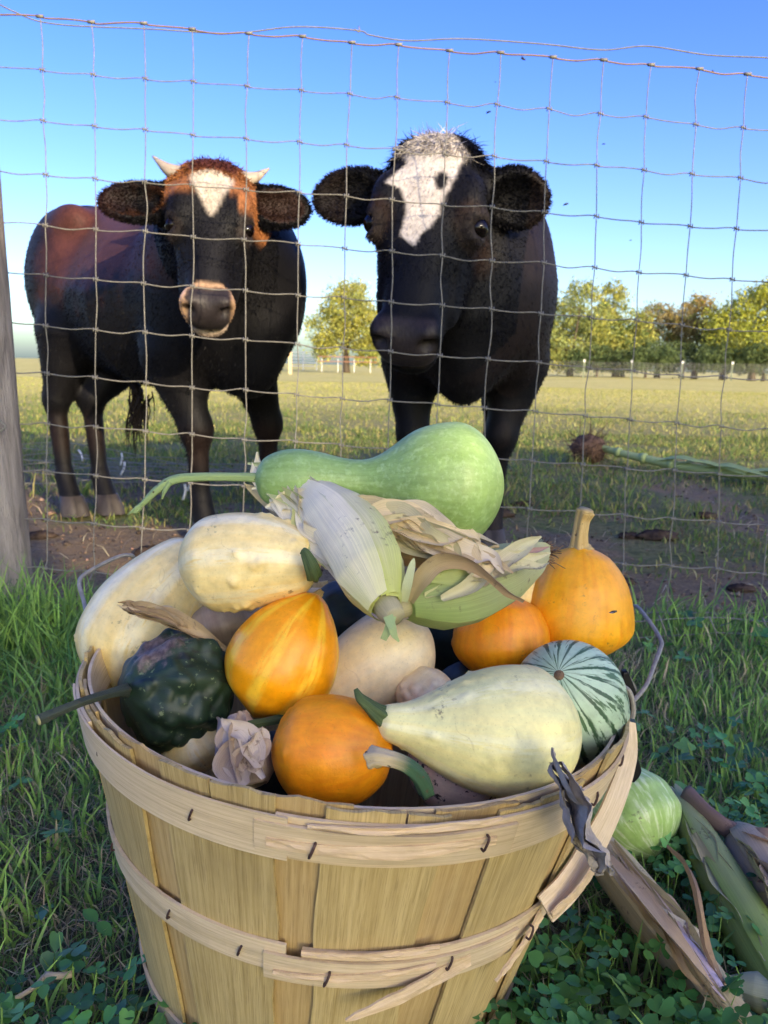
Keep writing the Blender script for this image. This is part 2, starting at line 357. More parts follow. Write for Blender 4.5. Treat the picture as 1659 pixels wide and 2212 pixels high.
# ------------------------------------------------------------------ unseen board fence added behind the camera to shade the near ground
def ap(a, s):                      # along the light, across the light -> ground xy
    d = nrm(SD[:2]); return np.array([d[0]*a+d[1]*s*1., d[1]*a-d[0]*s])
TE = math.tan(SUN_EL); A0 = -7.5
wood_b = mat_plain('shade_fence_wood', srgb(112, 98, 84), srgb(146, 130, 112), 9, .85, .2, .4, .004, (8, 8, 1))
sf = thing('added_shade_fence', 'unseen tall board fence added behind the viewer to cast the near shade', 'fence', (*ap(A0, 1.), 0))
s = -.5; i = 0
while s < 3.7:
    wdt = .145; sc = s+wdt/2
    if .34 < sc < .82: top = (1.85-A0)*TE  # added fence dips here so a beam of sun reaches the left dirt
    elif sc < .34: top = (2.15-A0)*TE+.62
    else: top = (2.15-A0)*TE+.60+.05*math.sin(i*1.3)
    c = ap(A0+.02*(i % 2), sc); e = ap(0, 1)/np.linalg.norm(ap(0, 1))
    Vb, Fb = boxVF((0, 0, top/2), (wdt-.002, .022, top)); ca, sa = e
    Vb = np.stack([Vb[:, 0]*ca-Vb[:, 1]*sa+c[0], Vb[:, 0]*sa+Vb[:, 1]*ca+c[1], Vb[:, 2]], 1)
    part('board', Vb, Fb, wood_b, sf, False); s += wdt; i += 1
# ------------------------------------------------------------------ trees beyond the pasture
leaf_tree = mat_col('tree_leaf', .7, .2, .25, .35)
bark = mat_plain('tree_bark', srgb(70, 60, 50), srgb(104, 92, 78), 6, .9, .2, .5, .02, (6, 6, 1))
def tree(name, label, base, height, width, blobs, cols, pc, nleaf, ls, group='trees beyond the pasture', low=.06):
    """blobs: (dx, z, rx, rz) as fractions of width / height"""
    bx, by = base; z0 = float(gz(bx, by))-.05; t = thing(name, label, 'tree', (bx, by, z0), group)
    mb = MB(); P0 = np.array([bx, by, z0]); rt = height*.028
    tops = [np.array([bx+b[0]*width, by+rng.normal(0, .15*width), z0+b[1]*height]) for b in blobs]
    fork = P0+[rng.normal(0, .1), 0, height*.28]
    v, f, _ = tube([P0, P0+[0, 0, height*.14], fork], [rt*1.5, rt*1.05, rt*.9], 8, n=8); mb.add(v, f)
    for q in tops:
        midp = fork*.5+q*.5+rng.normal(0, .05*width, 3); v, f, _ = tube([fork, midp, q], [rt*.6, rt*.35, rt*.08], 6, n=8); mb.add(v, f)
        for e in range(4):
            a = fork+(q-fork)*rng.uniform(.35, .9); d = rng.normal(0, 1, 3); d[2] = abs(d[2])*.6; d = nrm(d)*.16*width
            v, f, _ = tube([a, a+d], [rt*.18, rt*.04], 4, n=4); mb.add(v, f)
    mb.part('trunk', bark, t)
    # crown: leaf clumps on small sub-clusters inside each blob
    wts = np.array([b[2]*b[3] for b in blobs]); wts = wts/wts.sum(); P = []; K = []
    for b, q, wt in zip(blobs, tops, wts):
        nc = max(8, int(nleaf*wt/26)); d = rng.normal(0, 1, (nc, 3)); d /= np.linalg.norm(d, axis=1)[:, None]
        rr = rng.uniform(.25, 1.0, nc)**.6; cc = q+d*rr[:, None]*np.array([b[2]*width, b[2]*width*.8, b[3]*height])
        sg = rng.uniform(.35, 1., nc)*.062*width
        for c_, s_ in zip(cc, sg):
            k = 26; P.append(c_+rng.normal(0, 1, (k, 3))*s_*np.array([1, 1, .75])); K.append(np.full(k, rng.integers(0, 9999)))
    P = np.concatenate(P); K = np.concatenate(K); ok = P[:, 2] > z0+low*height*rng.uniform(.6, 1.2, len(P)); P = P[ok]; K = K[ok]; n = len(P)
    a = rng.normal(0, 1, (n, 3)); a /= np.linalg.norm(a, axis=1)[:, None]; b_ = np.cross(a, rng.normal(0, 1, (n, 3))); b_ /= np.linalg.norm(b_, axis=1)[:, None]
    s_ = ls*rng.uniform(.6, 1.3, (n, 1)); V = np.stack([P-a*s_, P+b_*s_*.5, P+a*s_, P-b_*s_*.5], 1).reshape(-1, 3)
    F = np.arange(4*n).reshape(n, 4); cs = np.array([c[:3] for c in cols]); pk = np.array(pc)/sum(pc)
    ci = (np.searchsorted(np.cumsum(pk), (K*0.61803) % 1)).clip(0, len(cs)-1); C = cs[ci]*rng.uniform(.82, 1.18, (n, 1))
    part('crown', V, F, leaf_tree, t, False, np.repeat(C, 4, 0)); return t
YG, DG, OL, OR, BR = srgb(180, 176, 88), srgb(104, 122, 68), srgb(148, 154, 84), srgb(172, 152, 88), srgb(152, 140, 98)
def tb(px, Y): return (float(at(px, 800, Y)[0]), Y)
def hp(px, Y): return px*Y/1659.
tree('poplar_tree', 'pale yellow green tree standing alone between the two cows', tb(748, 62), hp(205, 62), hp(180, 62), [(0, .62, .30, .30), (-.22, .42, .24, .24), (.22, .45, .24, .26), (.06, .83, .17, .15), (-.3, .26, .13, .12), (.27, .25, .2, .18)], [YG, OL, srgb(170, 164, 84)], [4, 4, 2], 16000, .115)
tree('willow_tree', 'tall loose grey green tree right of the black cow', tb(1232, 58), hp(195, 58), hp(225, 58), [(0, .6, .26, .28), (-.25, .4, .22, .22), (.25, .5, .2, .24), (.02, .84, .14, .13), (-.1, .24, .3, .16)], [srgb(150, 160, 100), OL, YG], [4, 4, 3], 16000, .115)
tree('maple_tree', 'taller yellow green tree with a rounded narrow top', tb(1330, 60), hp(208, 60), hp(150, 60), [(0, .78, .22, .22), (-.2, .5, .3, .24), (.2, .45, .3, .24), (0, .22, .4, .2)], [OL, YG, DG], [4, 4, 2], 12000, .115)
tree('oak_tree', 'thin tree with tan brown autumn leaves right of the tall green one', tb(1420, 62), hp(175, 62), hp(150, 62), [(0, .7, .28, .22), (-.25, .52, .2, .2), (.25, .6, .22, .22)], [BR, OR, OL], [4, 4, 2], 7500, .11)
tree('oak_tree', 'orange brown autumn tree beside the bright green one', tb(1500, 62), hp(182, 62), hp(130, 62), [(0, .75, .3, .22), (-.2, .5, .3, .22), (.25, .5, .3, .2)], [OR, srgb(184, 152, 80), BR, OL], [4, 3, 2, 2], 9000, .11)
tree('maple_tree', 'large bright yellow green tree at the right edge', tb(1625, 58), hp(212, 58), hp(240, 58), [(0, .66, .28, .28), (-.25, .5, .22, .26), (.28, .6, .24, .3), (-.05, .35, .34, .2), (.1, .85, .2, .14)], [srgb(190, 186, 70), srgb(168, 174, 72), OL], [4, 4, 2], 19000, .12)
for px, hh, wd, Y, lab in [(1180, 70, 150, 61, 'grey green bush close behind the black cow'), (1345, 110, 150, 61, 'olive bush between the tall green tree and the tan tree'), (1560, 130, 150, 61, 'olive bush between the orange tree and the bright tree'), (1650, 95, 150, 55, 'dark green bush at the right edge'), (1395, 80, 150, 57, 'dark green bush under the tan brown tree'), (1475, 86, 150, 57, 'dark green bush under the orange brown tree'), (1565, 84, 150, 56, 'dark green bush under the bright tree at the right edge'), (1290, 70, 150, 56.5, 'dull green bush under the tall loose tree')]:
    tree('bush', lab, tb(px, Y), hp(hh+12, Y), hp(wd, Y), [(0, .5, .36, .34), (-.26, .4, .25, .28), (.26, .42, .25, .28)], [srgb(82, 98, 60), srgb(104, 118, 70)], [3, 2], 4500, .10, 'bushes behind the far fence', .02)
# ------------------------------------------------------------------ far wire fence with white topped posts
YF = 51.; galv = mat_plain('galvanised_wire', srgb(150, 150, 150), srgb(176, 176, 172), 60, .45, .5, 0, metal=.35)
grn = mat_plain('post_green', srgb(104, 116, 92), srgb(128, 136, 110), 8, .7); wht = mat_plain('white_paint', srgb(214, 212, 204), srgb(232, 230, 224), 8, .6)
ff = thing('far_wire_fence', 'distant wire fence with white topped posts in front of the trees', 'fence', (tb(1400, YF)[0], YF, 0))
for px in (1155, 1261, 1364, 1473, 1581, 1690):
    x = tb(px, YF)[0]; z = float(gz(x, YF)); p = MB(); v, f = boxVF((x, YF, z+.5), (.08, .05, 1.1)); p.add(v, f); q = p.part('post', grn, ff, False)
    v, f = boxVF((x, YF, z+1.12), (.11, .09, .16)); part('cap', v, f, wht, q, False)
x0, x1 = tb(1140, YF)[0], tb(1720, YF)[0]
for k in range(10):
    L = np.linspace(x0, x1, 24); v, f, _ = tube(np.stack([L, np.full(24, YF-.05), gz(L, YF)+.14+.1*k+.03*np.sin(L*1.7)], 1), .0045, 4); part('line_wire', v, f, galv, ff)
mb = MB()
for L in np.arange(x0, x1, .3):
    z = float(gz(L, YF)); v, f, _ = tube([(L, YF-.05, z+.12), (L, YF-.05, z+1.06)], .003, 3); mb.add(v, f)
tag(mb.part('stay_wire', galv, ff), kind='stuff')
# ------------------------------------------------------------------ pale gate and rail seen between the cows
gt = thing('pale_gate', 'pale metal gate standing far off between the two cows', 'gate', (*tb(655, 70), 0)); gx = tb(655, 70)[0]
for k in range(5): v, f = boxVF((gx, 70, .35+.3*k), (2.4, .05, .07)); part('rail', v, f, wht, gt, False)
for dx in (-1.2, 0, 1.2): v, f = boxVF((gx+dx, 69.95, .8), (.09, .06, 1.6)); part('upright', v, f, wht, gt, False)
rr = thing('rust_rail_fence', 'low rust red rail fence below the lone tree', 'fence', (*tb(745, 58), 0))
for k in (0, 1): v, f = boxVF((tb(750, 58)[0], 58, .75+.35*k), (4.4, .05, .06)); part('rail', v, f, mat_plain('rust', srgb(128, 84, 66), srgb(150, 106, 86), 6, .8), rr, False)
for px in (695, 730, 765, 800): v, f = boxVF((tb(px, 58)[0], 58.05, .45), (.045, .05, .95)); part('post', v, f, wht, rr, False)
mp = mat_plain('pale_wood', srgb(196, 170, 130), srgb(216, 190, 150), 8, .8)
for px, lab in ((118, 'pale wooden post on the far skyline behind the brown cow'), (627, 'pale wooden post on the skyline between the cows')):
    x, y = tb(px, 44); v, f = boxVF((x, y, .55), (.18, .18, 1.2)); o = thing('field_post', lab, 'post', (x, y, 0)); part('shaft', v, f, mp, o, False); v, f = boxVF((x, y, 1.17), (.2, .2, .05)); part('top', v, f, mp, o, False)

# ------------------------------------------------------------------ woven wire fence in front of the cows
c00, c10, c01, c11 = at(88, 36, 1.671), at(1617, 161, 1.719), at(105, 1121, 1.572), at(1542, 1228, 1.620)
def fp(i, j):
    u, v = i/14., j/10.; return c00*(1-u)*(1-v)+c10*u*(1-v)+c01*(1-u)*v+c11*u*v
wire = mat_plain('fence_wire', srgb(106, 103, 92), srgb(138, 134, 120), 90, .6, .3, .2, .0004, metal=0.)
rust = mat_plain('fence_top_wire', srgb(128, 98, 80), srgb(146, 122, 102), 90, .6, .4, .2, .0004, metal=.2)
knotm = mat_plain('fence_knot', srgb(116, 114, 104), srgb(140, 136, 124), 120, .6, .4, 0, metal=.3)
NI, NJ = (-2, 16), (0, 11)
J = {}
ior = {i: rng.normal(0, .003, 3) for i in range(-3, 18)}
for i in range(NI[0], NI[1]+1):
    for j in range(NJ[0], NJ[1]+1):
        J[i, j] = fp(i, j)+ior[i]*[1, 1, 0]+rng.normal(0, .0014, 3)+[0.012*math.sin(j*.9+i*.35)*(.18 if j else .15), .012*math.sin(i*.5+1)*math.sin(j*.4), 0]
        if J[i, j][2] < .025: J[i, j][2] = .025
fence = thing('woven_wire_fence', 'grey square mesh wire stock fence with rusty top wire before the cows', 'fence', (0, 1.6, 0))
for j in range(NJ[0], NJ[1]+1):
    P = []
    for i in range(NI[0], NI[1]+1):
        P.append(J[i, j]+[-.012, 0, .0024]); P.append(J[i, j]+[.012, 0, -.002])
        if i < NI[1]: P.append(.5*(J[i, j]+J[i+1, j])+rng.normal(0, .0018, 3)+[0, 0, -.002])
    v, f, _ = tube(P, .0018 if j == 0 else .00125, 6, n=len(P)*4); part('top_wire' if j == 0 else 'line_wire', v, f, rust if j == 0 else wire, fence)
for i in range(NI[0], NI[1]+1):
    P = []
    for j in range(NJ[0], NJ[1]+1):
        P.append(J[i, j]+[0, -.003, 0])
        if j < NJ[1]: P.append(.5*(J[i, j]+J[i, j+1])+rng.normal(0, .0012, 3)*[1.4, 1, 0])
    e = P[-1]; g = float(gz(e[0], e[1])); P += [e+[-.02, -.07, (g-e[2])*.55], e+[-.035, -.13, g-e[2]+.016]]
    v, f, _ = tube(P, .00115, 6, n=len(P)*4); part('stay_wire', v, f, wire, fence)
    if i > 2:      # bent up foot of the stay
        a = e+[-.035, -.13, g-e[2]+.016]; v, f, _ = tube([a, a+[-.012, -.012, -.004], a+[-.03, -.03, .03], a+[-.04, -.02, .055]], .0015, 5, n=12); part('stay_foot', v, f, wire, fence)
for q, (off, dz) in enumerate(((-.07, .035), (-.125, .018))):
    P = [J[i, 11]+[-.02, off, 0] for i in range(NI[0], NI[1]+1)]; P = [np.array([p[0], p[1], gz(p[0], p[1])+dz+.004*math.sin(k*1.7)]) for k, p in enumerate(P)]
    v, f, _ = tube(P, .0016, 6, n=len(P)*4); part('bottom_wire', v, f, wire, fence)
mb = MB(); mt = MB()
for (i, j), p in J.items():
    p = p+[0, -.004, 0]
    if j == 0: v, f, _ = tube([p+[-.007, 0, 0], p+[.007, 0, 0]], .0034, 8, n=3); mt.add(v, f)
    else:
        for d in ((-.0045, .004), (.0045, -.004)):
            v, f, _ = tube([p+[d[0], .002, -.004], p+[d[0]*.8, -.002, 0], p+[d[0], .002, .004]], .0013, 5, n=6); mb.add(v, f)
        v, f, _ = tube([p+[-.0055, -.001, .003], p+[.0055, -.001, -.003]], .0013, 5, n=3); mb.add(v, f)
tag(mb.part('wire_knot', knotm, fence), kind='stuff'); tag(mt.part('top_wire_knot', knotm, fence), kind='stuff')
# loose single wire above
lw = [at(-90, -40, 1.74), at(30, 25, 1.74), at(120, 52, 1.74), at(330, 63, 1.74), at(500, 72, 1.74), at(640, 58, 1.74), at(772, 66, 1.75), at(800, 76, 1.75), at(880, 88, 1.75), at(1000, 84, 1.75), at(1170, 95, 1.76), at(1300, 108, 1.76), at(1400, 100, 1.76), at(1530, 119, 1.77), at(1660, 125, 1.77), at(1760, 135, 1.77)]
v, f, _ = tube(lw, .0016, 6, n=120); o = thing('strand_wire', 'single thin kinked wire strand running above the fence top', 'wire', lw[7]); part('strand', v, f, wire, o)
v, f, _ = tube([lw[6]+[-.006, 0, .003], lw[6]+[.004, -.003, -.004], lw[6]+[.003, 0, .008]], .0014, 5, n=8); part('twist', v, f, wire, o)
# wooden post on the left
pm, nt, b = mat0('post_wood', .9, .2); co = scalev(nt, objco(nt), (9, 9, 1.1)); n1 = noise(nt, co, 5., 7, .7, .6)
setc(nt, b, mixc(nt, step(nt, n1, .3, .7), srgb(112, 104, 98), srgb(182, 172, 162))); bump(nt, b, mth(nt, 'ADD', n1, noise(nt, co, 22., 5, .7)), .9, .012)
pb = at(-2, 1190, 1.56); pb = np.array([pb[0], 1.56, -.05]); pt = at(-100, 100, 1.60); pt = pt+(pt-pb)*.12
po = thing('wooden_post', 'weathered grey wooden fence post at the left edge', 'post', pb)
nn = 70; P = pb+(pt-pb)*np.linspace(0, 1, nn)[:, None]
v, f, st = tube(P, .062, 48); v = v.reshape(nn, 48, 3); cen = P[:, None]; d = v-cen
k = 1+.10*(fbm(np.cos(np.arange(48)*2*math.pi/48)[None]*2.2+4, np.linspace(0, 2.4, nn)[:, None]*1.3, np.sin(np.arange(48)*2*math.pi/48)[None]*2.2, 4)-.47)*2
v = (cen+d*k[:, :, None]).reshape(-1, 3); part('shaft', v, f, pm, po)
for zz in (.35, .62, .83):
    q = P[int(zz*nn)]; v, f, _ = tube([q+[.05, -.05, .012], q+[.064, -.052, 0], q+[.05, -.052, -.012]], .0018, 5, n=8); part('staple', v, f, wire, po)
# ------------------------------------------------------------------ collapsed length of fence lying in the grass behind the post
lf = thing('fallen_wire_fence', 'collapsed length of wire fence lying on the ground behind the left post', 'fence', gnd(200, 1030))
for k in range(9):
    P = [];
    for px, py in ((-30, 985+9*k), (110, 985+9*k), (230, 1000+7.5*k), (400, 1022+6*k), (560, 1040+4.5*k), (760, 1052+4*k)):
        g = gnd(px, py); P.append(np.array([g[0], g[1], gz(g[0], g[1])+.035+.03*math.sin(k*2.1+px*.01)+.02]))
    v, f, _ = tube(P, .0022, 5, n=40); part('line_wire', v, f, wire, lf)
for px, py, ln in ((175, 1002, .06), (262, 1012, .07), (266, 1036, .07), (408, 1070, .08), (398, 1090, .07), (557, 1080, .08), (706, 1102, .08), (130, 985, .05)):
    g = gnd(px, py); g = np.array([g[0], g[1], gz(g[0], g[1])+.05]); d = np.array([rng.uniform(-.4, .5), 0, rng.uniform(.6, 1)]); v, f, _ = tube([g-d*ln*.5, g+d*ln*.1+[.006, 0, 0], g+d*ln*.5], .005, 6, n=6); part('white_tie', v, f, wht, lf)
# ------------------------------------------------------------------ uprooted corn stalk with its root ball
def stalkmat(name, c1, c2):
    m, nt, b = mat0(name, .55, .35); v = scalev(nt, attr(nt, 'st'), (5, 5, .6)); n1 = noise(nt, v, 6., 5, .65); setc(nt, b, mixc(nt, step(nt, n1, .35, .66), c1, c2)); bump(nt, b, noise(nt, v, 14., 3), .5, .002); return m
sk = stalkmat('green_stalk', srgb(142, 160, 92), srgb(176, 186, 122)); rootm = mat_plain('root_fibre', srgb(58, 44, 36), srgb(122, 96, 78), 30, .95, .1, .6, .004)
g0 = gnd(1268, 1002); g1 = gnd(1700, 1056)
rb = thing('uprooted_corn_stalk', 'uprooted green corn stalk with brown root ball lying in the pasture', 'corn stalk', g0)
P = [g0+[.06, -.02, .10], g0*.7+g1*.3+[0, 0, .07], g0*.35+g1*.65+[0, 0, .045], g1+[.35, -.25, .05]]
v, f, st = tube(P, [.018, .021, .026, .032], 12, n=60); part('stem', v, f, sk, rb, st=st)
for t in (.18, .36, .53, .7, .85):
    pq = catmull(P, 60)[int(t*59)]; v, f, st = tube([pq+[-.012, .008, 0], pq+[.012, -.008, 0]], .0265+.008*t, 12, n=3); part('joint', v, f, sk, rb, st=st)
for k in range(5):
    t = .45+.1*k; pq = catmull(P, 60)[int(t*59)]; dd = nrm(g1-g0); v, f, st = ribbon([pq, pq+dd*.14+[0, -.02, .03], pq+dd*.34+[0, -.05-.02*k, .0]], [.022, .026, .004], (0, -.4, 1), 24, 5, .4, wav=.01, seed=k); part('leaf_sheath', v, f, sk, rb, st=st)
mb = MB(); rc = g0+[.0, .0, .085]
u = np.linspace(0, math.pi, 14); a = np.arange(20)*2*math.pi/20
Vb = np.array([rc+np.array([math.sin(q)*math.cos(w_), math.sin(q)*math.sin(w_), math.cos(q)])*np.array([.10, .09, .085])*(.75+.5*float(fbm(math.cos(w_)*2+3, math.sin(w_)*2+q, q*2))) for q in u for w_ in a]); mb.add(Vb, gridF(14, 20, True))
for k in range(170):
    d = nrm(rng.normal(0, 1, 3)*[1, 1, .8]); s0 = rc+d*.07; e = rng.normal(0, .035, 3); v, f, _ = tube([s0, s0+d*.03+e*.3, s0+d*.06+e], [.0026, .002, .001], 4, n=6); mb.add(v, f)
mb.part('root_ball', rootm, rb)
# dark clods of soil and dung on the bare ground
clodm = mat_plain('clod_soil', srgb(46, 38, 32), srgb(88, 74, 62), 40, .95, .1, .8, .006)
for k, (px, py, s_) in enumerate(((1420, 1165, .042), (1360, 1160, .026), (1080, 1110, .036), (1130, 1085, .03), (1520, 1120, .03), (330, 1205, .035), (90, 1160, .03), (700, 1180, .03), (1350, 1255, .02), (1600, 1270, .024))):
    g = gnd(px, py); c = np.array([g[0], g[1], gz(g[0], g[1])+s_*.2])
    Vb = np.array([c+np.array([math.sin(q)*math.cos(w_)*1.5, math.sin(q)*math.sin(w_), math.cos(q)*.5])*s_*(.35+1.3*float(fbm(math.cos(w_)*4+k*7, math.sin(w_)*4+q, q*5))) for q in np.linspace(0, math.pi, 12) for w_ in a])
    lab = ('largest dark soil clod below the corn stalk', 'dark clod just left of the largest clod', 'dark dung clod behind the big green gourd', 'small dark clod near the black cow hoof', 'small clod under the corn stalk near the right edge', 'brown clod in front of the brown cow', 'brown clod beside the wooden post', 'brown clod between the cows', 'small clod at the foot of the fence above the orange gourd', 'small clod at the foot of the fence at the right edge')[k]
    o = thing('soil_clod', lab, 'clod', c, 'clods on the trodden soil'); part('clod', Vb, gridF(12, 20, True), clodm, o)
# ------------------------------------------------------------------ cows: one implicit surface each, meshed with surface nets
class Field:
    def __init__(s, lo, hi, h):
        s.lo = np.array(lo, float); s.h = h; s.n = np.ceil((np.array(hi)-s.lo)/h).astype(int)+1; s.A = np.full(s.n, .5, np.float32)
    def _blk(s, lo, hi, pad):
        a = np.clip(np.floor((np.asarray(lo)-pad-s.lo)/s.h).astype(int), 0, s.n-1); b = np.clip(np.ceil((np.asarray(hi)+pad-s.lo)/s.h).astype(int)+1, 1, s.n)
        sl = tuple(slice(i, j) for i, j in zip(a, b)); ax = [(s.lo[k]+s.h*np.arange(a[k], b[k])).astype(np.float32) for k in range(3)]
        return sl, np.stack(np.meshgrid(*ax, indexing='ij'), -1)
    def put(s, fn, lo, hi, k=.03, sub=False):
        sl, P = s._blk(lo, hi, k+2*s.h+.01); d = fn(P).astype(np.float32); A = s.A[sl]
        if sub: d = -d; q = np.maximum(k-np.abs(A-d), 0)/k; s.A[sl] = np.maximum(A, d)+q*q*k*.25
        else: q = np.maximum(k-np.abs(A-d), 0)/k; s.A[sl] = np.minimum(A, d)-q*q*k*.25
    def cap(s, p0, p1, r0, r1, k=.03):
        p0 = np.asarray(p0, float); p1 = np.asarray(p1, float); d = p1-p0; L2 = d@d; rm = max(r0, r1)
        def fn(P):
            t = np.clip(((P-p0)@d)/L2, 0, 1); q = P-p0-t[..., None]*d; return np.sqrt((q*q).sum(-1))-(r0+(r1-r0)*t)
        s.put(fn, np.minimum(p0, p1)-rm, np.maximum(p0, p1)+rm, k)
    def ell(s, c, r, M=np.eye(3), k=.03, sub=False):
        c = np.asarray(c, float); r = np.asarray(r, float)
        def fn(P):
            q = (P-c)@M; k0 = np.sqrt(((q/r)**2).sum(-1)); k1 = np.sqrt(((q/r**2)**2).sum(-1))+1e-9; return k0*(k0-1)/k1
        s.put(fn, c-max(r), c+max(r), k, sub)
    def loft(s, o, M, xs, w, zt, zb, n=2.4, k=.03, tp=0.):
        """M columns = axis, side, up; profile in the frame"""
        xs, w, zt, zb = map(np.asarray, (xs, w, zt, zb))
        cs = np.array([[x, y, z] for x in (xs[0], xs[-1]) for y in (-w.max(), w.max()) for z in (zb.min(), zt.max())])@M.T+o
        def fn(P):
            q = (P-o)@M; x = np.clip(q[..., 0], xs[0], xs[-1]); ww = np.interp(x, xs, w); a = np.interp(x, xs, zt); b = np.interp(x, xs, zb)
            h = (a-b)/2; ww = ww*(1-tp*np.clip((q[..., 2]-(a+b)/2)/h, 0, 1)); y = np.abs(q[..., 1])/ww; z = np.abs(q[..., 2]-(a+b)/2)/h; m_ = np.minimum(ww, h)
            d = ((y**n+z**n)**(1/n)-1)*m_; e = q[..., 0]-x; return np.where(np.abs(e) > 0, np.sqrt(np.maximum(d, 0)**2+e*e), d)
        s.put(fn, cs.min(0), cs.max(0), k)
    def mesh(s):
        A = s.A; S = A < 0; c8 = [S[i:A.shape[0]-1+i, j:A.shape[1]-1+j, k:A.shape[2]-1+k] for i in (0, 1) for j in (0, 1) for k in (0, 1)]
        tot = sum(c.astype(np.int8) for c in c8); I = np.argwhere((tot > 0) & (tot < 8)); n = len(I); acc = np.zeros((n, 3)); cnt = np.zeros(n)
        off = np.array([[i, j, k] for i in (0, 1) for j in (0, 1) for k in (0, 1)]); val = np.stack([A[tuple((I+o).T)] for o in off], 1)
        for a in range(8):
            for b in range(a+1, 8):
                if np.abs(off[a]-off[b]).sum() != 1: continue
                va, vb = val[:, a], val[:, b]; mk = (va < 0) != (vb < 0); t = np.where(mk, va/np.where(mk, va-vb, 1), 0)
                acc += mk[:, None]*(off[a]+t[:, None]*(off[b]-off[a])); cnt += mk
        V = s.lo+s.h*(I+acc/cnt[:, None]); idx = np.full(np.array(A.shape)-1, -1, np.int64); idx[tuple(I.T)] = np.arange(n); Fs = []
        for ax in range(3):
            b, c = (ax+1) % 3, (ax+2) % 3; sl = lambda o: tuple(slice(o, A.shape[k]-1+o) if k == ax else slice(1, A.shape[k]-1) for k in range(3))
            s0, s1 = S[sl(0)], S[sl(1)]; E = np.argwhere(s0 != s1); fl = s0[tuple(E.T)]; E = E.copy(); E[:, b] += 1; E[:, c] += 1
            eb = np.eye(3, dtype=int)[b]; ec = np.eye(3, dtype=int)[c]; q = np.stack([idx[tuple((E-o).T)] for o in (eb+ec, ec, 0*eb, eb)], 1)
            q = np.where(fl[:, None], q, q[:, ::-1]); Fs.append(q[(q >= 0).all(1)])
        return V, np.concatenate(Fs)
def relax(V, F, it=2, lam=.5):
    for _ in range(it):
        acc = np.zeros_like(V); c = np.zeros(len(V))
        for a in range(4):
            for b in ((a+1) % 4, (a+3) % 4): np.add.at(acc, F[:, a], V[F[:, b]]); np.add.at(c, F[:, a], 1)
        V = V+lam*(acc/c[:, None]-V)
    return V
def vnorm(V, F):
    n = np.cross(V[F[:, 2]]-V[F[:, 0]], V[F[:, 3]]-V[F[:, 1]]); N = np.zeros_like(V)
    for a in range(4): np.add.at(N, F[:, a], n)
    return N/(np.linalg.norm(N, axis=1)[:, None]+1e-12), np.linalg.norm(n, axis=1)*.5
def hairs(P, N, D, L, Wd, C, droop=.0):
    """P roots, N normals, D unit growth direction, L length"""
    n = len(P); sd = np.cross(D, rng.normal(0, 1, (n, 3))); sd /= np.linalg.norm(sd, axis=1)[:, None]+1e-9; L = L[:, None]; Wd = Wd[:, None]
    mid = P+D*L*.55; tip = P+D*L+rng.normal(0, .12, (n, 3))*L+np.array([0, 0, -1])*droop*L; P = P-N*.002
    V = np.stack([P-sd*Wd, P+sd*Wd, mid-sd*Wd*.8, mid+sd*Wd*.8, tip], 1).reshape(-1, 3)
    o = np.arange(n)[:, None]*5; F = (o[:, None]+np.array([[0, 1, 3], [0, 3, 2], [2, 3, 4]])[None]).reshape(-1, 3)
    return V, F, np.repeat(C, 5, 0)

coat_m, nt, b = mat0('cow_coat', .5, .16); cc = attr(nt, 'Col', 'Color'); gl = nd(nt, 'SeparateXYZ', {0: attr(nt, 'st')}).outputs[0]
nz = noise(nt, scalev(nt, objco(nt), (1, 1, .45)), 160., 4, .65); nl = noise(nt, objco(nt), 9., 4)
setc(nt, b, mixc(nt, 1., cc, nd(nt, 'CombineColor', {i: nd(nt, 'MapRange', {'Value': mth(nt, 'ADD', nz, nl), 'From Min': .7, 'From Max': 1.3, 'To Min': .6, 'To Max': 1.4}).outputs[0] for i in range(3)}).outputs[0], 'MULTIPLY'))
nt.links.new(nd(nt, 'MapRange', {'Value': gl, 'To Min': .58, 'To Max': .36}).outputs[0], b.inputs['Roughness'])
b.inputs['Sheen Weight'].default_value = .02; b.inputs['Sheen Roughness'].default_value = .45; bump(nt, b, nz, .5, .003)
fur_m = mat_col('cow_hair', .5, .12, .15); eye_m, nt, b = mat0('cow_eye', .08, .3); setc(nt, b, mixc(nt, step(nt, noise(nt, objco(nt), 50.), .4, .6), (.003, .002, .002, 1), (.007, .004, .003, 1)))
horn_m = mat_plain('cow_horn', srgb(146, 132, 116), srgb(186, 172, 150), 20, .5, .4, .4, .002, (1, 1, 1)); hoof_m = mat_plain('cow_hoof', srgb(48, 44, 42), srgb(80, 74, 68), 20, .6, .3, .4, .002, (1, 1, .3))

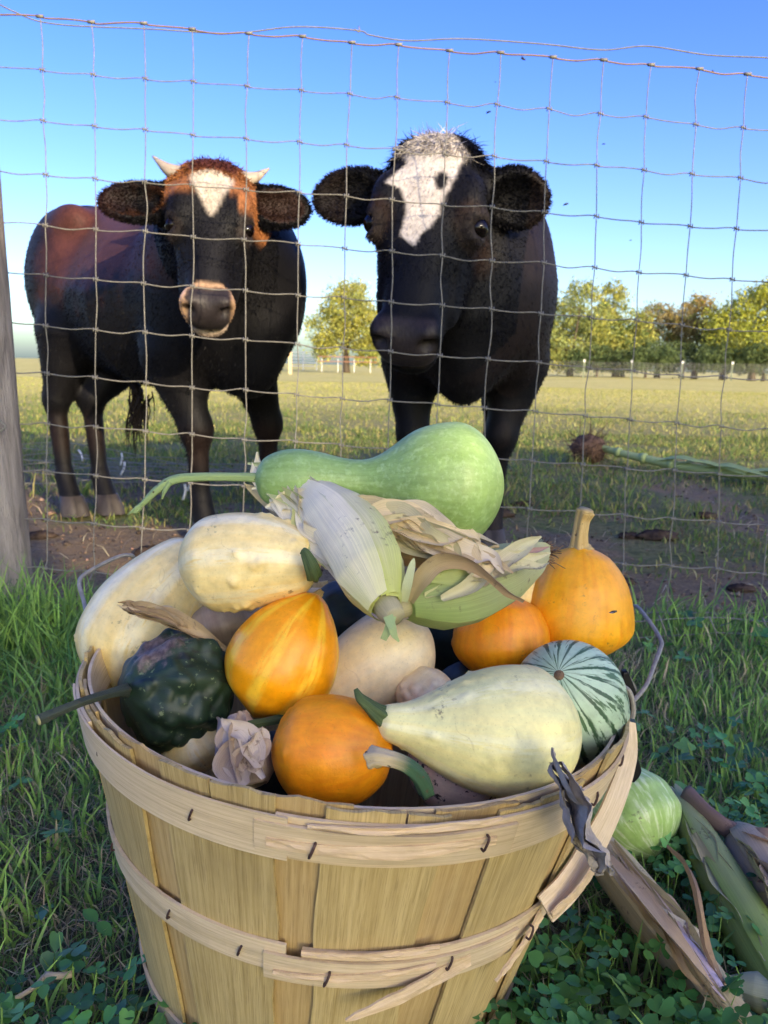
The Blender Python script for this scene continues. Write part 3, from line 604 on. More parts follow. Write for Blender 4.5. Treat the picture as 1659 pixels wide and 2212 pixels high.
def sst(a, b, x): t = np.clip((x-a)/(b-a), 0, 1); return t*t*(3-2*t)
def lerp(A, B, t): return A+(np.asarray(B)[:3]-A)*t[:, None]
def make_cow(name, label, o, th, S, XS, poll, nose, yaw, ears, feet, colour, hornspec, lo, hi, wk=1., hw=1., mz=1., fur_n=26000, poll_len=.03):
    o = np.array([o[0], o[1], 0.]); f = np.array([math.cos(th), math.sin(th), 0]); l = np.array([-f[1], f[0], 0]); z = np.array([0, 0, 1.]); B = np.stack([f, l, z], 1)
    W = lambda x, y, zz: o+f*x*S*XS+l*y*S*wk+z*zz*S
    fd = Field(lo, hi, .0078)
    xs = np.array([-1.37, -1.33, -1.25, -1.1, -.9, -.6, -.35, -.15, -.03, .03])*S*XS; hwid = np.array([.06, .13, .20, .25, .275, .325, .285, .245, .19, .10])*S*wk
    fd.loft(o, B, xs, hwid, np.array([1.08, 1.17, 1.235, 1.26, 1.225, 1.20, 1.23, 1.25, 1.16, 1.02])*S, np.array([.95, .84, .74, .64, .58, .53, .54, .57, .62, .78])*S, 2.1, tp=.38)
    for sd in (-1, 1):
        hb = feet['hind'][sd]; hf = feet['front'][sd]
        fd.ell(W(-1.08, sd*.15, .95), np.array([.22, .13, .27])*S, B, .08)
        st_ = W(-1.0, sd*.19, .72); hock = np.array([*hb[:2], 0])-f*.10*S+z*.47*S; fet = np.array([*hb[:2], 0])-f*.05*S+z*.15*S
        fd.cap(st_, hock+f*.02, .125*S, .048*S, .06); fd.cap(hock, fet, .042*S, .031*S, .03); fd.ell(hock+z*.0, (.052*S, .038*S, .06*S), B, .03)
        fd.cap(fet, np.array([*hb[:2], .045]), .038*S, .044*S, .02)
        sh = W(-.2, sd*.17, .86); el = W(-.27, sd*.18, .64); kn = np.array([*hf[:2], 0])+f*.0*S+z*.40*S+(el-np.array([*hf[:2], 0]))*[.25, .25, 0]; fet = np.array([*hf[:2], 0])-f*.03*S+z*.14*S
        fd.ell(sh, np.array([.17, .10, .27])*S, B, .08); fd.cap(el, kn, .10*S, .050*S, .06); fd.ell(kn, np.array([.052, .050, .06])*S, B, .03); fd.cap(kn, fet, .040*S, .032*S, .03)
        fd.cap(fet, np.array([*hf[:2], .045]), .038*S, .044*S, .02)
    for sd in (-1, 1): fd.ell(W(-.96, sd*.17, 1.16), np.array([.09, .055, .06])*S, B, .05); fd.ell(W(-.25, sd*.10, 1.17), np.array([.10, .05, .07])*S, B, .05)
    fd.ell(W(-.06, 0, .66), np.array([.13, .10, .15])*S, B, .08)                  # brisket
    # head frame
    a = nrm(nose-poll); HL = np.linalg.norm(nose-poll); n = Cc-poll; n = nrm(n-a*(n@a)); y = np.cross(n, a); n = n*math.cos(yaw)+y*math.sin(yaw); y = np.cross(n, a); H = np.stack([a, y, n], 1)
    hx = lambda x, yy, zz: poll+HL*(a*x+y*yy+n*zz)
    nb = hx(.14, 0, -.30); fd.cap(W(-.2, 0, 1.03), nb, .20*S, .13*S, .09); fd.cap(W(-.08, 0, .84), hx(.24, 0, -.36), .19*S, .10*S, .09); fd.cap(W(-.1, 0, .95), nb, .2*S, .14*S, .06)
    xs = np.array([-.08, -.05, 0, .1, .22, .36, .5, .65, .8, .9, .96, 1.0, 1.015]); ww = np.array([.10, .155, .20, .225, .24, .25, .205, .165, .16, .175, .165, .13, .08])*hw*np.array([1]*7+[mz]*6)
    fd.loft(poll, H, xs*HL, ww*HL, np.array([-.11, -.04, .0, .035, .04, .025, .01, -.005, -.02, -.03, -.055, -.09, -.13])*HL, np.array([-.22, -.28, -.35, -.42, -.46, -.46, -.41, -.35, -.31, -.30, -.29, -.27, -.22])*HL, 2.5, .03)
    for sd in (-1, 1):
        fd.ell(hx(.30, sd*.20*hw, -.03), np.array([.10, .055, .06])*HL, H, .05)         # brow
        fd.ell(hx(.40, sd*.222*hw, -.083), np.array([.075, .045, .065])*HL, H, .03)     # lids
        fd.ell(hx(.58, sd*.16*hw, -.24), np.array([.2, .04, .10])*HL, H, .05)           # cheek
        fd.ell(hx(.92, sd*.105, -.085), np.array([.075, .05, .06])*HL, H, .03)          # nostril wing
    fd.ell(hx(.93, 0, -.27), np.array([.09, .11, .05])*HL, H, .02)                   # chin
    ep = {}
    for sd in (-1, 1):
        ed = nrm(y*sd*.86+n*.42+a*.06); e = hx(.405, sd*.228*hw, -.078); ep[sd] = (e, ed)
        fd.ell(e+ed*.026*HL/.45, (.026*HL/.45,)*3, np.eye(3), .008, True)
        nd_ = nrm(y*sd*.5+a*.7+n*.5); fd.ell(hx(.965, sd*.105, -.085), np.array([.045, .036, .030])*HL, H, .02, True)
    for sd in (-1, 1):
        e, ed = ep[sd]; u_ = nrm(-a*.85+n*.4); u_ = nrm(u_-ed*(u_@ed)); q_ = .45/HL; fd.ell(e+ed*.012/q_+u_*.021/q_, np.array([.013, .012, .030])/q_, np.stack([u_, ed, np.cross(u_, ed)], 1), .012); fd.ell(e+ed*.006/q_-u_*.023/q_, np.array([.009, .010, .027])/q_, np.stack([u_, ed, np.cross(u_, ed)], 1), .012)
    fd.ell(hx(.98, 0, -.225), np.array([.10, .15, .010])*HL, H, .015, True)           # mouth line
    earinfo = []
    for sd in (-1, 1):
        dr, op, ln, ht = ears[sd]; e = nrm(H@np.array(dr)); u = np.array(H@np.array(op)); u = nrm(u-e*(u@e)); v = np.cross(e, u); base = hx(.175 if sd < 0 else .15, sd*.205*hw, -.16); c = base+e*ln*.52
        Me = np.stack([e, v, u], 1); fd.cap(base-e*.02, base+e*.045, .036, .034, .03); fd.ell(c, (ln*.54, ht*.5, .030), Me, .02); fd.ell(c+u*.022+e*.012, (ln*.40, ht*.37, .024), Me, .012, True); earinfo.append((c, Me, ln, ht, base))
    V, F = fd.mesh(); V = relax(V, F, 2); N, fa = vnorm(V, F)
    def info(P):
        q = (P-poll)@H/HL; bq = (P-o)@B/S; ear = np.zeros(len(P)); inner = np.zeros(len(P))
        for c, Me, ln, ht, base in earinfo:
            r = (P-c)@Me/np.array([ln*.56, ht*.54, .04]); k = ((r**2).sum(1) < 1.25) & ((P-base)@Me[:, 0] > .02); ear = np.maximum(ear, k); inner = np.maximum(inner, k*(np.hypot(r[:, 0]-.05, r[:, 1]) < .72)*(r[:, 2] > -.3))
        head = (q[:, 0] > -.16) & (q[:, 2] > -.56) & (q[:, 2] < .2) & (np.abs(q[:, 1]) < .42)
        return q, bq, ear, inner, head
    col0 = colour
    def colour(P, *I):
        C, g = col0(P, *I)
        for sd in (-1, 1):
            d = np.linalg.norm(P-ep[sd][0], axis=1)*.45/HL; C = lerp(C, (.030, .023, .020), sst(.050, .034, d))
        return C, g
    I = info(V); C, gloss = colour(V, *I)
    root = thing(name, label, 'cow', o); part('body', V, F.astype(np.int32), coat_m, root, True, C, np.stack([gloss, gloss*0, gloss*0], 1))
    # hair
    q, bq, ear, inner, head = I; cen = V[F].mean(1); qi, bi, er, inn, hd = info(cen); Cf, gf = colour(cen, qi, bi, er, inn, hd); Nf = N[F].mean(1); Nf /= np.linalg.norm(Nf, axis=1)[:, None]+1e-9
    pollm = hd*(qi[:, 0] < .10)*(qi[:, 2] > -.25)*(1-er)
    wgt = fa*(.9+2.0*hd+5.*er+3.5*pollm)*(gf < .3); wgt = wgt*(cen[:, 2] > .12); k = rng.choice(len(F), fur_n, p=wgt/wgt.sum()); uv = rng.uniform(0, 1, (fur_n, 2))[:, :, None]
    Fk = F[k]; P = (V[Fk[:, 0]]*(1-uv[:, 0])+V[Fk[:, 1]]*uv[:, 0])*(1-uv[:, 1])+(V[Fk[:, 3]]*(1-uv[:, 0])+V[Fk[:, 2]]*uv[:, 0])*uv[:, 1]
    flow = np.where(hd[k, None], a[None]*np.where(qi[k, 0] < .3, .6, 1.)[:, None], np.array([0, 0, -1.])-f*.5)
    ctr = np.zeros((fur_n, 3)); isE = er[k] > 0
    for c, Me, ln, ht, base in earinfo:
        near = isE & (np.linalg.norm(P-c, axis=1) < ln*.75); ctr[near] = (P-base)[near]
    flow = np.where(isE[:, None], ctr/(np.linalg.norm(ctr, axis=1)[:, None]+1e-9), flow); Nk = Nf[k]; up = np.where(isE, .45, np.where(pollm[k] > 0, .2, .15))[:, None]
    D = flow*(1-up)+Nk*up+rng.normal(0, .16, (fur_n, 3)); D /= np.linalg.norm(D, axis=1)[:, None]+1e-9
    L = np.where(isE, rng.uniform(.004, .011, fur_n), np.where(pollm[k] > 0, rng.uniform(.5, 1.25, fur_n)*poll_len, np.where(hd[k], rng.uniform(.004, .011, fur_n)*np.where(qi[k, 0] > .7, .4, 1), rng.uniform(.006, .013, fur_n))))
    ch, _ = colour(P, *info(P)); ch = ch*rng.uniform(.85, 1.15, (fur_n, 1)); hv, hf_, hc = hairs(P, Nk, D, L, np.where(isE | (pollm[k] > 0), .0011, .0009), ch)
    tag(part('hair', hv, hf_, fur_m, root, True, hc), kind='stuff')
    for sd in (-1, 1):
        e, ed = ep[sd]; r = .0215*HL/.45; ico = [];
        vv = np.array([[math.sin(p_)*math.cos(t_), math.sin(p_)*math.sin(t_), math.cos(p_)] for p_ in np.linspace(0, math.pi, 14) for t_ in np.arange(20)*2*math.pi/20])
        part('eye', e+ed*.006+vv*r, gridF(14, 20, True), eye_m, root)
        for kk in ('hind', 'front'):
            p = feet[kk][sd]; hv = []; 
            for ring, (zz, rr, fx) in enumerate(((-.004, .058, .03), (.03, .054, .018), (.075, .044, 0))):
                for t_ in np.arange(24)*2*math.pi/24:
                    cl = 1-.28*math.exp(-((abs((t_+math.pi) % (2*math.pi)-math.pi))/.22)**2); hv.append(np.array([p[0], p[1], zz*S])+f*(math.cos(t_)*rr*1.15*cl+fx)*S+l*math.sin(t_)*rr*S)
            part('hoof', np.array(hv), gridF(3, 24, True)+[tuple(range(48, 72))], hoof_m, root)
        if hornspec:
            hd_, hl, hr = hornspec[sd]; b0 = hx(.02, sd*.165*hw, -.10); e = nrm(H@np.array(hd_[0])); e2 = nrm(H@np.array(hd_[1])); v, ff_, _ = tube([b0, b0+e*hl*.45, b0+e*hl*.75+e2*hl*.35], [hr, hr*.78, hr*.12], 14, n=14); part('horn', v, ff_, horn_m, root)
    return root, o, f, l, hx

def colL(P, q, bq, ear, inner, head):
    n1 = fbm(P[:, 0]*16, P[:, 1]*16, P[:, 2]*16, 3)-.47; C = np.tile(np.array([.0044, .0042, .0050]), (len(P), 1)); x, y, zz = q.T; x = x+.05*n1; ay = np.abs(y-.01)
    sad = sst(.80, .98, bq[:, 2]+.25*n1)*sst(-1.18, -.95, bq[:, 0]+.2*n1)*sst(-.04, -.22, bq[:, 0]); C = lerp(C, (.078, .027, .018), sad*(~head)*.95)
    C = lerp(C, (.014, .008, .006), (~head)*sst(.44, .36, bq[:, 2])*sst(.2, .3, bq[:, 2])*.8)
    tan = head*sst(.29, .20, x+.10*(ay < .10)-.10*(ay > .16)*(y > 0))*(zz > -.3)*(1-ear); C = lerp(C, (.27, .105, .035), tan)
    C = lerp(C, (.085, .026, .016), head*sst(.085, .05, x)*sst(.17, .12, ay)*(1-ear))
    tri = head*sst(.02, -.02, ay-np.interp(x, [.06, .11, .17, .26, .395, .41], [.0, .125, .125, .075, .008, -.05]))*(zz > -.2)*sst(.065, .09, x); C = lerp(C, (.50, .43, .34), tri)
    ring = head*sst(.80, .82, x+.25*(zz+.05)*0-.02*(ay > .09))*sst(1.2, 1.0, x); C = lerp(C, (.33, .21, .12), ring*sst(.93, .86, x+.0*zz)+ring*sst(.10, .13, ay)*(zz < -.03)); 
    pad = head*sst(.83, .86, x)*sst(.14, .115, ay+.25*np.maximum(-.12-zz, 0)); gl = pad*(zz > -.23); C = lerp(C, (.026, .021, .021), gl)
    lip = head*sst(.80, .84, x)*(zz < -.235); C = lerp(C, (.42, .33, .25), lip*.85); C = lerp(C, (.02, .018, .018), head*(zz < -.30)*(x > .8)*.6)
    C = lerp(C, (.07, .026, .010), inner*sst(.1, .4, n1+.25)*(y < 0)); C = lerp(C, (.028, .014, .010), inner*(y > 0)); return C, gl
def colR(P, q, bq, ear, inner, head):
    n1 = fbm(P[:, 0]*18, P[:, 1]*18, P[:, 2]*18, 3)-.47; C = np.tile(np.array([.0040, .0039, .0048]), (len(P), 1)); x, y, zz = q.T; xx = x+.07*n1; yy = y+.07*n1
    C = lerp(C, (.014, .009, .0075), (~head)*sst(.46, .6, fbm(P[:, 0]*3, P[:, 1]*3, P[:, 2]*3+4, 3)+.1*(bq[:, 0] > -.2))*.8)
    lo = np.interp(xx, [-.1, 0, .10, .17, .22, .27, .30, .36, .44, .50, .54], [-.07, -.11, -.14, -.11, -.17, -.19, -.11, -.08, -.085, -.09, -.02]); hi = np.interp(xx, [-.1, 0, .08, .13, .2, .28, .36, .42, .48, .54], [.02, .08, .15, .13, .115, .10, .065, .055, .03, -.03])
    wht_ = head*(zz > -.25)*sst(-.012, .012, np.minimum(yy-lo, hi-yy))*sst(.56, .52, xx)*sst(-.16, -.08, xx); wht_ = wht_*(1-sst(.036, .02, np.hypot((x-.255)*.7, y-.060)+.02*n1)); C = lerp(C, (.46, .42, .375), wht_)
    C = lerp(C, (.022, .012, .008), head*sst(.11, .05, np.hypot(x-.42, np.abs(y)-.215))*.9)
    pad = head*sst(.86, .89, x)*(zz > -.24)*sst(.15, .12, np.abs(y)); C = lerp(C, (.028, .022, .022), pad); return C, pad.astype(float)
thL = math.atan2(-.696, .718)
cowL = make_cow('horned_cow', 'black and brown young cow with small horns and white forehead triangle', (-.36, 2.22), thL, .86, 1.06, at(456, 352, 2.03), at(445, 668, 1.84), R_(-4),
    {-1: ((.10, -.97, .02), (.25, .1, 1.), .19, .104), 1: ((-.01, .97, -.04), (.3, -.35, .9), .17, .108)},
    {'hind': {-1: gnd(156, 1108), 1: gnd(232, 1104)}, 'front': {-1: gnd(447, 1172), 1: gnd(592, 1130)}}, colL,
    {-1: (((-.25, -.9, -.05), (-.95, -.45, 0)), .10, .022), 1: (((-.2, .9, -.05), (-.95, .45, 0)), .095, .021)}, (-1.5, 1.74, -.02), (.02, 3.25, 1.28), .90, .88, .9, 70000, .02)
thR = math.atan2(-.99, -.10)
cowR = make_cow('black_cow', 'large black cow with white blaze down its forehead', (.205, 2.08), thR, .86, 1.12, at(946, 292, 1.98), at(862, 738, 1.76), R_(-14),
    {-1: ((.13, -.97, -.05), (.45, .1, .9), .20, .14), 1: ((.10, .97, -.16), (.6, -.1, .75), .165, .145)},
    {'hind': {-1: (.14, 3.2, 0), 1: (.44, 3.2, 0)}, 'front': {-1: (.085, 2.30, 0), 1: (.325, 2.27, 0)}}, colR, None, (-.22, 1.66, -.02), (.72, 3.6, 1.32), 1.04, .97, .84, 70000, .038)
# tail tuft of the horned cow, seen between its legs
root, o, f, l, hx = cowL; t0 = at(300, 850, 2.75); mb = MB()
for k in range(70):
    s0 = t0+rng.normal(0, .018, 3); e = at(300+rng.normal(-6, 14), 940+rng.normal(0, 22), 2.72); v, ff_, _ = tube([s0, s0*.5+e*.5+rng.normal(0, .008, 3), e], [.003, .0025, .0006], 4, n=7); mb.add(v, ff_, (.03, .022, .018))
mb.part('tail_tuft', fur_m, root)
v, ff_, _ = tube([o+[-.62, .62, 1.0], at(240, 700, 2.95), at(290, 830, 2.76), t0], [.03, .022, .018, .02], 8, n=24); part('tail', v, ff_, fur_m, root, cols=np.tile((.02, .014, .012), (len(v), 1)))
# ------------------------------------------------------------------ bushel basket
def woodmat(name, c1, c2, c3, horiz=False, dirty=0.):
    m, nt, b = mat0(name, .75, .25); st = attr(nt, 'st'); v = scalev(nt, st, (3.2, 130., 1) if horiz else (130., 3.2, 1))
    n1 = noise(nt, v, 2.2, 6, .7, .25); n2 = noise(nt, v, 9., 4, .7); big = noise(nt, scalev(nt, st, (8, 8, 1)), 1.4, 4)
    c = mixc(nt, step(nt, n1, .32, .68), c1, c2); c = mixc(nt, mth(nt, 'MULTIPLY', step(nt, n2, .50, .75), .8), c, c3); c = mixc(nt, mth(nt, 'MULTIPLY', step(nt, big, .52, .75), .45+dirty), c, mixc(nt, .5, c1, (.13, .10, .05, 1)))
    setc(nt, b, c); bump(nt, b, mth(nt, 'ADD', n1, n2), .4, .0006); return m
stave_m = woodmat('stave_wood', srgb(170, 146, 90), srgb(206, 182, 124), srgb(128, 106, 62))
inner_m = woodmat('inner_stave_wood', srgb(174, 144, 90), srgb(200, 172, 116), srgb(146, 118, 72))
band_m = woodmat('band_wood', srgb(206, 182, 140), srgb(230, 208, 168), srgb(168, 140, 100), True)
split_m = woodmat('splint_wood', srgb(206, 176, 132), srgb(228, 202, 158), srgb(178, 144, 100), True)
staple_m = mat_plain('staple_rust', srgb(62, 46, 42), srgb(98, 74, 66), 200, .6, .4, 0, metal=.4)
BH, BR0, BR1 = .283, .163, .229
bk = thing('bushel_basket', 'round slatted wooden bushel basket heaped with gourds and corn', 'basket', BASKET_C, None, (0, R_(4.6), 0))
def rad(z): return BR0+(BR1-BR0)*z/BH
def panel(a0, a1, z0, z1, dr, th, na=10, nz=10, jag=0., seed=0, skew=0., wig=0.):
    """curved strip between two angles / heights, outer face at rad+dr"""
    A = np.linspace(0, 1, na); Z = np.linspace(0, 1, nz); V = []; S = []
    for rr in (dr, dr-th):
        for i, t in enumerate(Z):
            for j, u in enumerate(A):
                a = a0+(a1-a0)*u+wig*(float(vnoise(t*4+seed*3.1, u*2+.5*seed))-.5)+skew*t
                tz = z1+(jag*(float(vnoise(u*7+seed*5.3, 3.3))-.5)*2 if jag else 0); z = z0+(tz-z0)*t
                r = rad(z)+rr+.0012*(float(vnoise(t*3+seed, u*3))-.5); V.append((r*math.cos(a), r*math.sin(a), z)); S.append((a*.2+seed*.7, z, seed*1.3))
    q = na*nz; F = gridF(nz, na); F2 = [tuple(i+q for i in f[::-1]) for f in F]; E_ = []
    for i in range(nz-1): E_ += [(i*na, (i+1)*na, (i+1)*na+q, i*na+q), ((i+1)*na-1+q, (i+2)*na-1+q, (i+2)*na-1, (i+1)*na-1)]
    for j in range(na-1): b_ = (nz-1)*na; E_ += [(j+1, j, j+q, j+1+q), (b_+j, b_+j+1, b_+j+1+q, b_+j+q)]
    return np.array(V), F+F2+E_, np.array(S)
def bpart(name, VFS, mat, parent=bk):
    v, f, s = VFS; me = new_mesh(name, v, f, False, None, s); o = link(name, me, mat, parent)
    return o
NS = 13; PHI = R_(-90+7)
for k in range(NS):
    a = PHI+k*2*math.pi/NS; hwd = R_(360/NS)*.365*rng.uniform(.92, 1.06); top = BH+.007+rng.normal(0, .002)
    # a stave is cracked into two or three tongues at the top
    cut = a-hwd+2*hwd*rng.uniform(.35, .7)
    bpart('stave', panel(a-hwd, a+hwd, 0, BH-.030, 0, .0026, 9, 12, 0, k, R_(rng.normal(0, .8)), R_(1.6)), stave_m)
    bpart('stave_top', panel(a-hwd, cut-.004, BH-.0302, top+rng.normal(0, .003), -.0002, .0026, 6, 4, .0022, k+31), stave_m)
    bpart('stave_top', panel(cut+.004, a+hwd, BH-.0302, top+rng.normal(0, .003), -.0002, .0026, 6, 4, .0022, k+57), stave_m)
    ai = a+math.pi/NS; hi_ = R_(360/NS)*.30
    bpart('inner_stave', panel(ai-hi_, ai+hi_, 0, BH+.004+rng.normal(0, .003), -.0040, .0024, 9, 12, .002, k+80, R_(rng.normal(0, .8)), R_(2.)), inner_m)
bpart('floor', (np.array([((BR0-.006)*math.cos(t), (BR0-.006)*math.sin(t), .008) for t in np.arange(40)*2*math.pi/40]), [tuple(range(40))], np.zeros((40, 3))), inner_m)
# hoops: outer top band (two turns that overlap in front), inner band, middle and bottom hoop
D2 = R_
bpart('top_band', panel(D2(-100), D2(217), BH-.036, BH-.003, .0032, .0026, 90, 4, .0008, 3), band_m)
bpart('top_band', panel(D2(-103), D2(-62), BH-.031, BH-.008, .0064, .0026, 26, 4, .0006, 9), band_m)
bpart('top_band', panel(D2(200), D2(262), BH-.0365, BH-.0035, .0050, .0016, 26, 4, .0008, 5), band_m)
bpart('inner_band', panel(D2(-180), D2(179), BH-.030, BH+.003, -.0072, .0024, 90, 3, .001, 14), band_m)
bpart('middle_hoop', panel(D2(-95), D2(262), .146, .171, .0030, .0025, 90, 4, .0006, 21), band_m)
bpart('middle_hoop', panel(D2(-102), D2(-50), .141, .164, .0058, .0022, 24, 4, .0008, 22), band_m)
bpart('bottom_hoop', panel(D2(-180), D2(179), .012, .036, .0030, .0025, 90, 4, .0006, 33), band_m)
def bl(a, z, dr=0.): r = rad(z)+dr; return np.array([r*math.cos(D2(a)), r*math.sin(D2(a)), z])
def strip(P, W, N, seed, th=.0016, name='splint', wav=.004, twist=None, mat=None):
    v, f, s = ribbon(P, W, N, 30, 5, 0, twist, wav, seed, th); s = s.copy(); s[:, 0] = s[:, 0]*.01+seed; s2 = np.stack([s[:, 2]*.3, s[:, 0], s[:, 1]], 1); bpart(name, (v, f, s2), mat or split_m)
# frayed splints on the bands
strip([bl(-101, BH-.022, .0085), bl(-92, BH-.021, .0085), bl(-80, BH-.019, .009), bl(-66, BH-.016, .009)], [.0030, .0034, .0042, .0028], bl(-85, 0)*[1, 1, 0], 1)
strip([bl(-95, BH-.006, .0066), bl(-84, BH-.004, .007), bl(-72, BH-.0005, .0078), bl(-66, BH+.001, .008)], [.0012, .0022, .0024, .001], bl(-80, 0)*[1, 1, 0], 2)
strip([bl(-100, .150, .008), bl(-92, .151, .0085), bl(-80, .156, .009), bl(-70, .161, .008)], [.0012, .0024, .0030, .001], bl(-85, 0)*[1, 1, 0], 3)
strip([bl(-62, .155, .007), bl(-70, .148, .010), bl(-78, .139, .016), bl(-86, .128, .021)], [.0052, .0056, .0046, .0012], bl(-75, 0)*[1, 1, .0], 4)
strip([bl(-42, .162, .006), bl(-47, .152, .010), bl(-53, .140, .015), bl(-56, .133, .017)], [.0046, .004, .003, .0008], bl(-50, 0)*[1, 1, 0], 5)
strip([bl(-95, .170, .006), bl(-82, .172, .0066), bl(-70, .175, .0072)], [.0008, .0028, .002], bl(-82, 0)*[1, 1, 0], 6)
# the loosened hoop end that hangs from the rim down to the middle hoop on the right
MBK = np.array(Matrix.Rotation(R_(4.6), 3, 'Y'))
def tobk(P): return (np.asarray(P)-BASKET_C)@MBK
strip([tobk(p) for p in (at(1366, 1560, .60), at(1362, 1630, .585), at(1334, 1720, .555), at(1290, 1815, .53), at(1236, 1905, .505), at(1180, 1965, .488))], [.004, .0085, .0095, .0105, .011, .0105], (.45, -1, .15), 7, .0022, 'loose_hoop', .002, None, band_m)
strip([bl(-33, .205, .021), bl(-39, .190, .021), bl(-45, .174, .017)], [.006, .0065, .004], bl(-38, 0)*[1, 1, 0], 8, .0012)
for a, z, dr in [(-139, BH-.018, .004), (-114, BH-.020, .006), (-94, BH-.022, .010), (-68, BH-.016, .011), (-165, BH-.018, .004), (-22, BH-.02, .005), (-150, .158, .004), (-124, .158, .004), (-107, .157, .004), (-90, .152, .010), (-67, .158, .008), (-48, .160, .012), (170, .158, .004), (-40, BH-.02, .005)]:
    p = bl(a, z, dr-.001); t = nrm(np.cross([0, 0, 1], p*[1, 1, 0])); u = np.array([0, 0, 1.])*.95+t*.3; n_ = nrm(p*[1, 1, 0]); v, f, s = tube([p-u*.0045-n_*.002, p-u*.004+n_*.001, p+u*.004+n_*.0012, p+u*.0048-n_*.002], .0009, 6, n=9); bpart('staple', (v, f, s), staple_m)
# wire bail handles; drawn in the world, turned into the basket's frame
hw_m = mat_plain('handle_wire', srgb(122, 118, 106), srgb(156, 150, 136), 120, .45, .4, .1, .0003, metal=.15)
def handle(P, n=60): v, f, s = tube(P, .0021, 8, n=n); bpart('handle', (tobk(v), f, s), hw_m)
handle([at(212, 1362, .665), at(196, 1356, .668), at(184, 1352, .67), at(190, 1345, .68), at(188, 1330, .70), at(180, 1295, .725), at(171, 1262, .74), at(180, 1243, .75), at(215, 1222, .765), at(255, 1203, .78), at(277, 1199, .785), at(290, 1206, .79), at(302, 1246, .79), at(308, 1300, .79)])
handle([at(1348, 1325, .79), at(1352, 1318, .785), at(1366, 1311, .775), at(1378, 1312, .765), at(1398, 1336, .74), at(1416, 1362, .72), at(1429, 1388, .70), at(1426, 1403, .69), at(1412, 1440, .665), at(1396, 1480, .64), at(1374, 1508, .625), at(1366, 1515, .62)])
handle([at(1330, 1520, .612), at(1328, 1500, .612), at(1334, 1487, .614), at(1346, 1484, .616), at(1358, 1492, .616), at(1366, 1510, .614), at(1369, 1535, .612), at(1366, 1552, .61)])

# ------------------------------------------------------------------ gourds
def gourd_mat(name, base, alt, stripe=None, nst=10, sw=(.2, .5), blotch=None, bl_=(.58, .66), speck=None, sp_=(.68, .72), rough=.38, dirt=True, bscale=3., sss=.06, pit=.22, pores=1., mud=None):
    m, nt, b = mat0(name, rough, .45); st = attr(nt, 'st'); co = objco(nt); v = scalev(nt, st, (2., 2., .7))
    c = mixc(nt, step(nt, noise(nt, v, 2.2, 5, .6), .35, .68), base, alt)
    if stripe is not None:
        x = nd(nt, 'SeparateXYZ', {0: st}); ang = mth(nt, 'ARCTAN2', x.outputs[1], x.outputs[0]); jit = mth(nt, 'MULTIPLY', mth(nt, 'SUBTRACT', noise(nt, scalev(nt, st, (2.5, 2.5, 3.)), 2., 4), .5), 1.6)
        jit = mth(nt, 'ADD', jit, mth(nt, 'MULTIPLY', mth(nt, 'SUBTRACT', noise(nt, co, 120., 4, .7), .5), 2.2 if nst > 12 else .3)); s_ = mth(nt, 'SINE', mth(nt, 'ADD', mth(nt, 'MULTIPLY', ang, float(nst)), jit)); br = noise(nt, scalev(nt, st, (3, 3, 1.3)), 3., 4)
        c = mixc(nt, mth(nt, 'MULTIPLY', step(nt, s_, *sw), step(nt, br, .36, .5)), c, stripe)
    if blotch is not None: c = mixc(nt, step(nt, noise(nt, scalev(nt, st, (1.6, 1.6, .8)), bscale, 6, .65), *bl_), c, blotch)
    if speck is not None: c = mixc(nt, step(nt, noise(nt, co, 190., 3, .6), *sp_), c, speck)
    mot = noise(nt, co, 85., 4, .65); por = nd(nt, 'TexVoronoi', {'Vector': co, 'Scale': 330.}).outputs['Distance']
    c = mixc(nt, .85, c, mixc(nt, step(nt, mot, .3, .7), mixc(nt, .82, (0, 0, 0, 1), c), mixc(nt, .5, c, mixc(nt, 1., c, (1.25, 1.25, 1.2, 1), 'MULTIPLY'))))
    c = mixc(nt, mth(nt, 'MULTIPLY', step(nt, por, .22, .10), .22*pores), c, mixc(nt, .45, (.02, .012, .006, 1), c))
    if mud: 
        dd = nd(nt, 'VectorMath', {0: co, 1: mud[:3]}, operation='DISTANCE').outputs['Value']; mk_ = step(nt, mth(nt, 'ADD', dd, mth(nt, 'MULTIPLY', mth(nt, 'SUBTRACT', noise(nt, co, 70., 5, .7), .5), .05)), mud[3], mud[3]*.7)
        c = mixc(nt, mk_, c, mixc(nt, step(nt, noise(nt, co, 220., 4), .35, .65), srgb(74, 60, 52), srgb(120, 104, 92)))
    if dirt:
        sc_ = noise(nt, scalev(nt, co, (1, 1, 1)), 17., 3, .5, 1.5); ln = mth(nt, 'MULTIPLY', step(nt, mth(nt, 'ABSOLUTE', mth(nt, 'SUBTRACT', sc_, .5)), .007, .002), step(nt, noise(nt, co, 31., 2), .55, .62)); c = mixc(nt, mth(nt, 'MULTIPLY', ln, .16), c, srgb(140, 104, 62))
        dm_ = mth(nt, 'MULTIPLY', step(nt, noise(nt, co, 26., 5, .7), .60, .68), step(nt, noise(nt, co, 210., 3, .7), .54, .62)); c = mixc(nt, mth(nt, 'MULTIPLY', dm_, .7), c, srgb(84, 70, 56))
    setc(nt, b, c); b.inputs['Subsurface Weight'].default_value = sss; b.inputs['Subsurface Radius'].default_value = (.01, .006, .003)
    nt.links.new(nd(nt, 'MapRange', {'Value': noise(nt, co, 30., 4), 'To Min': rough-.06, 'To Max': rough+.14}).outputs[0], b.inputs['Roughness'])
    bump(nt, b, mth(nt, 'ADD', noise(nt, co, 140., 4, .6), mth(nt, 'MULTIPLY', noise(nt, co, 28., 3), 1.5)), pit, .0016); return m
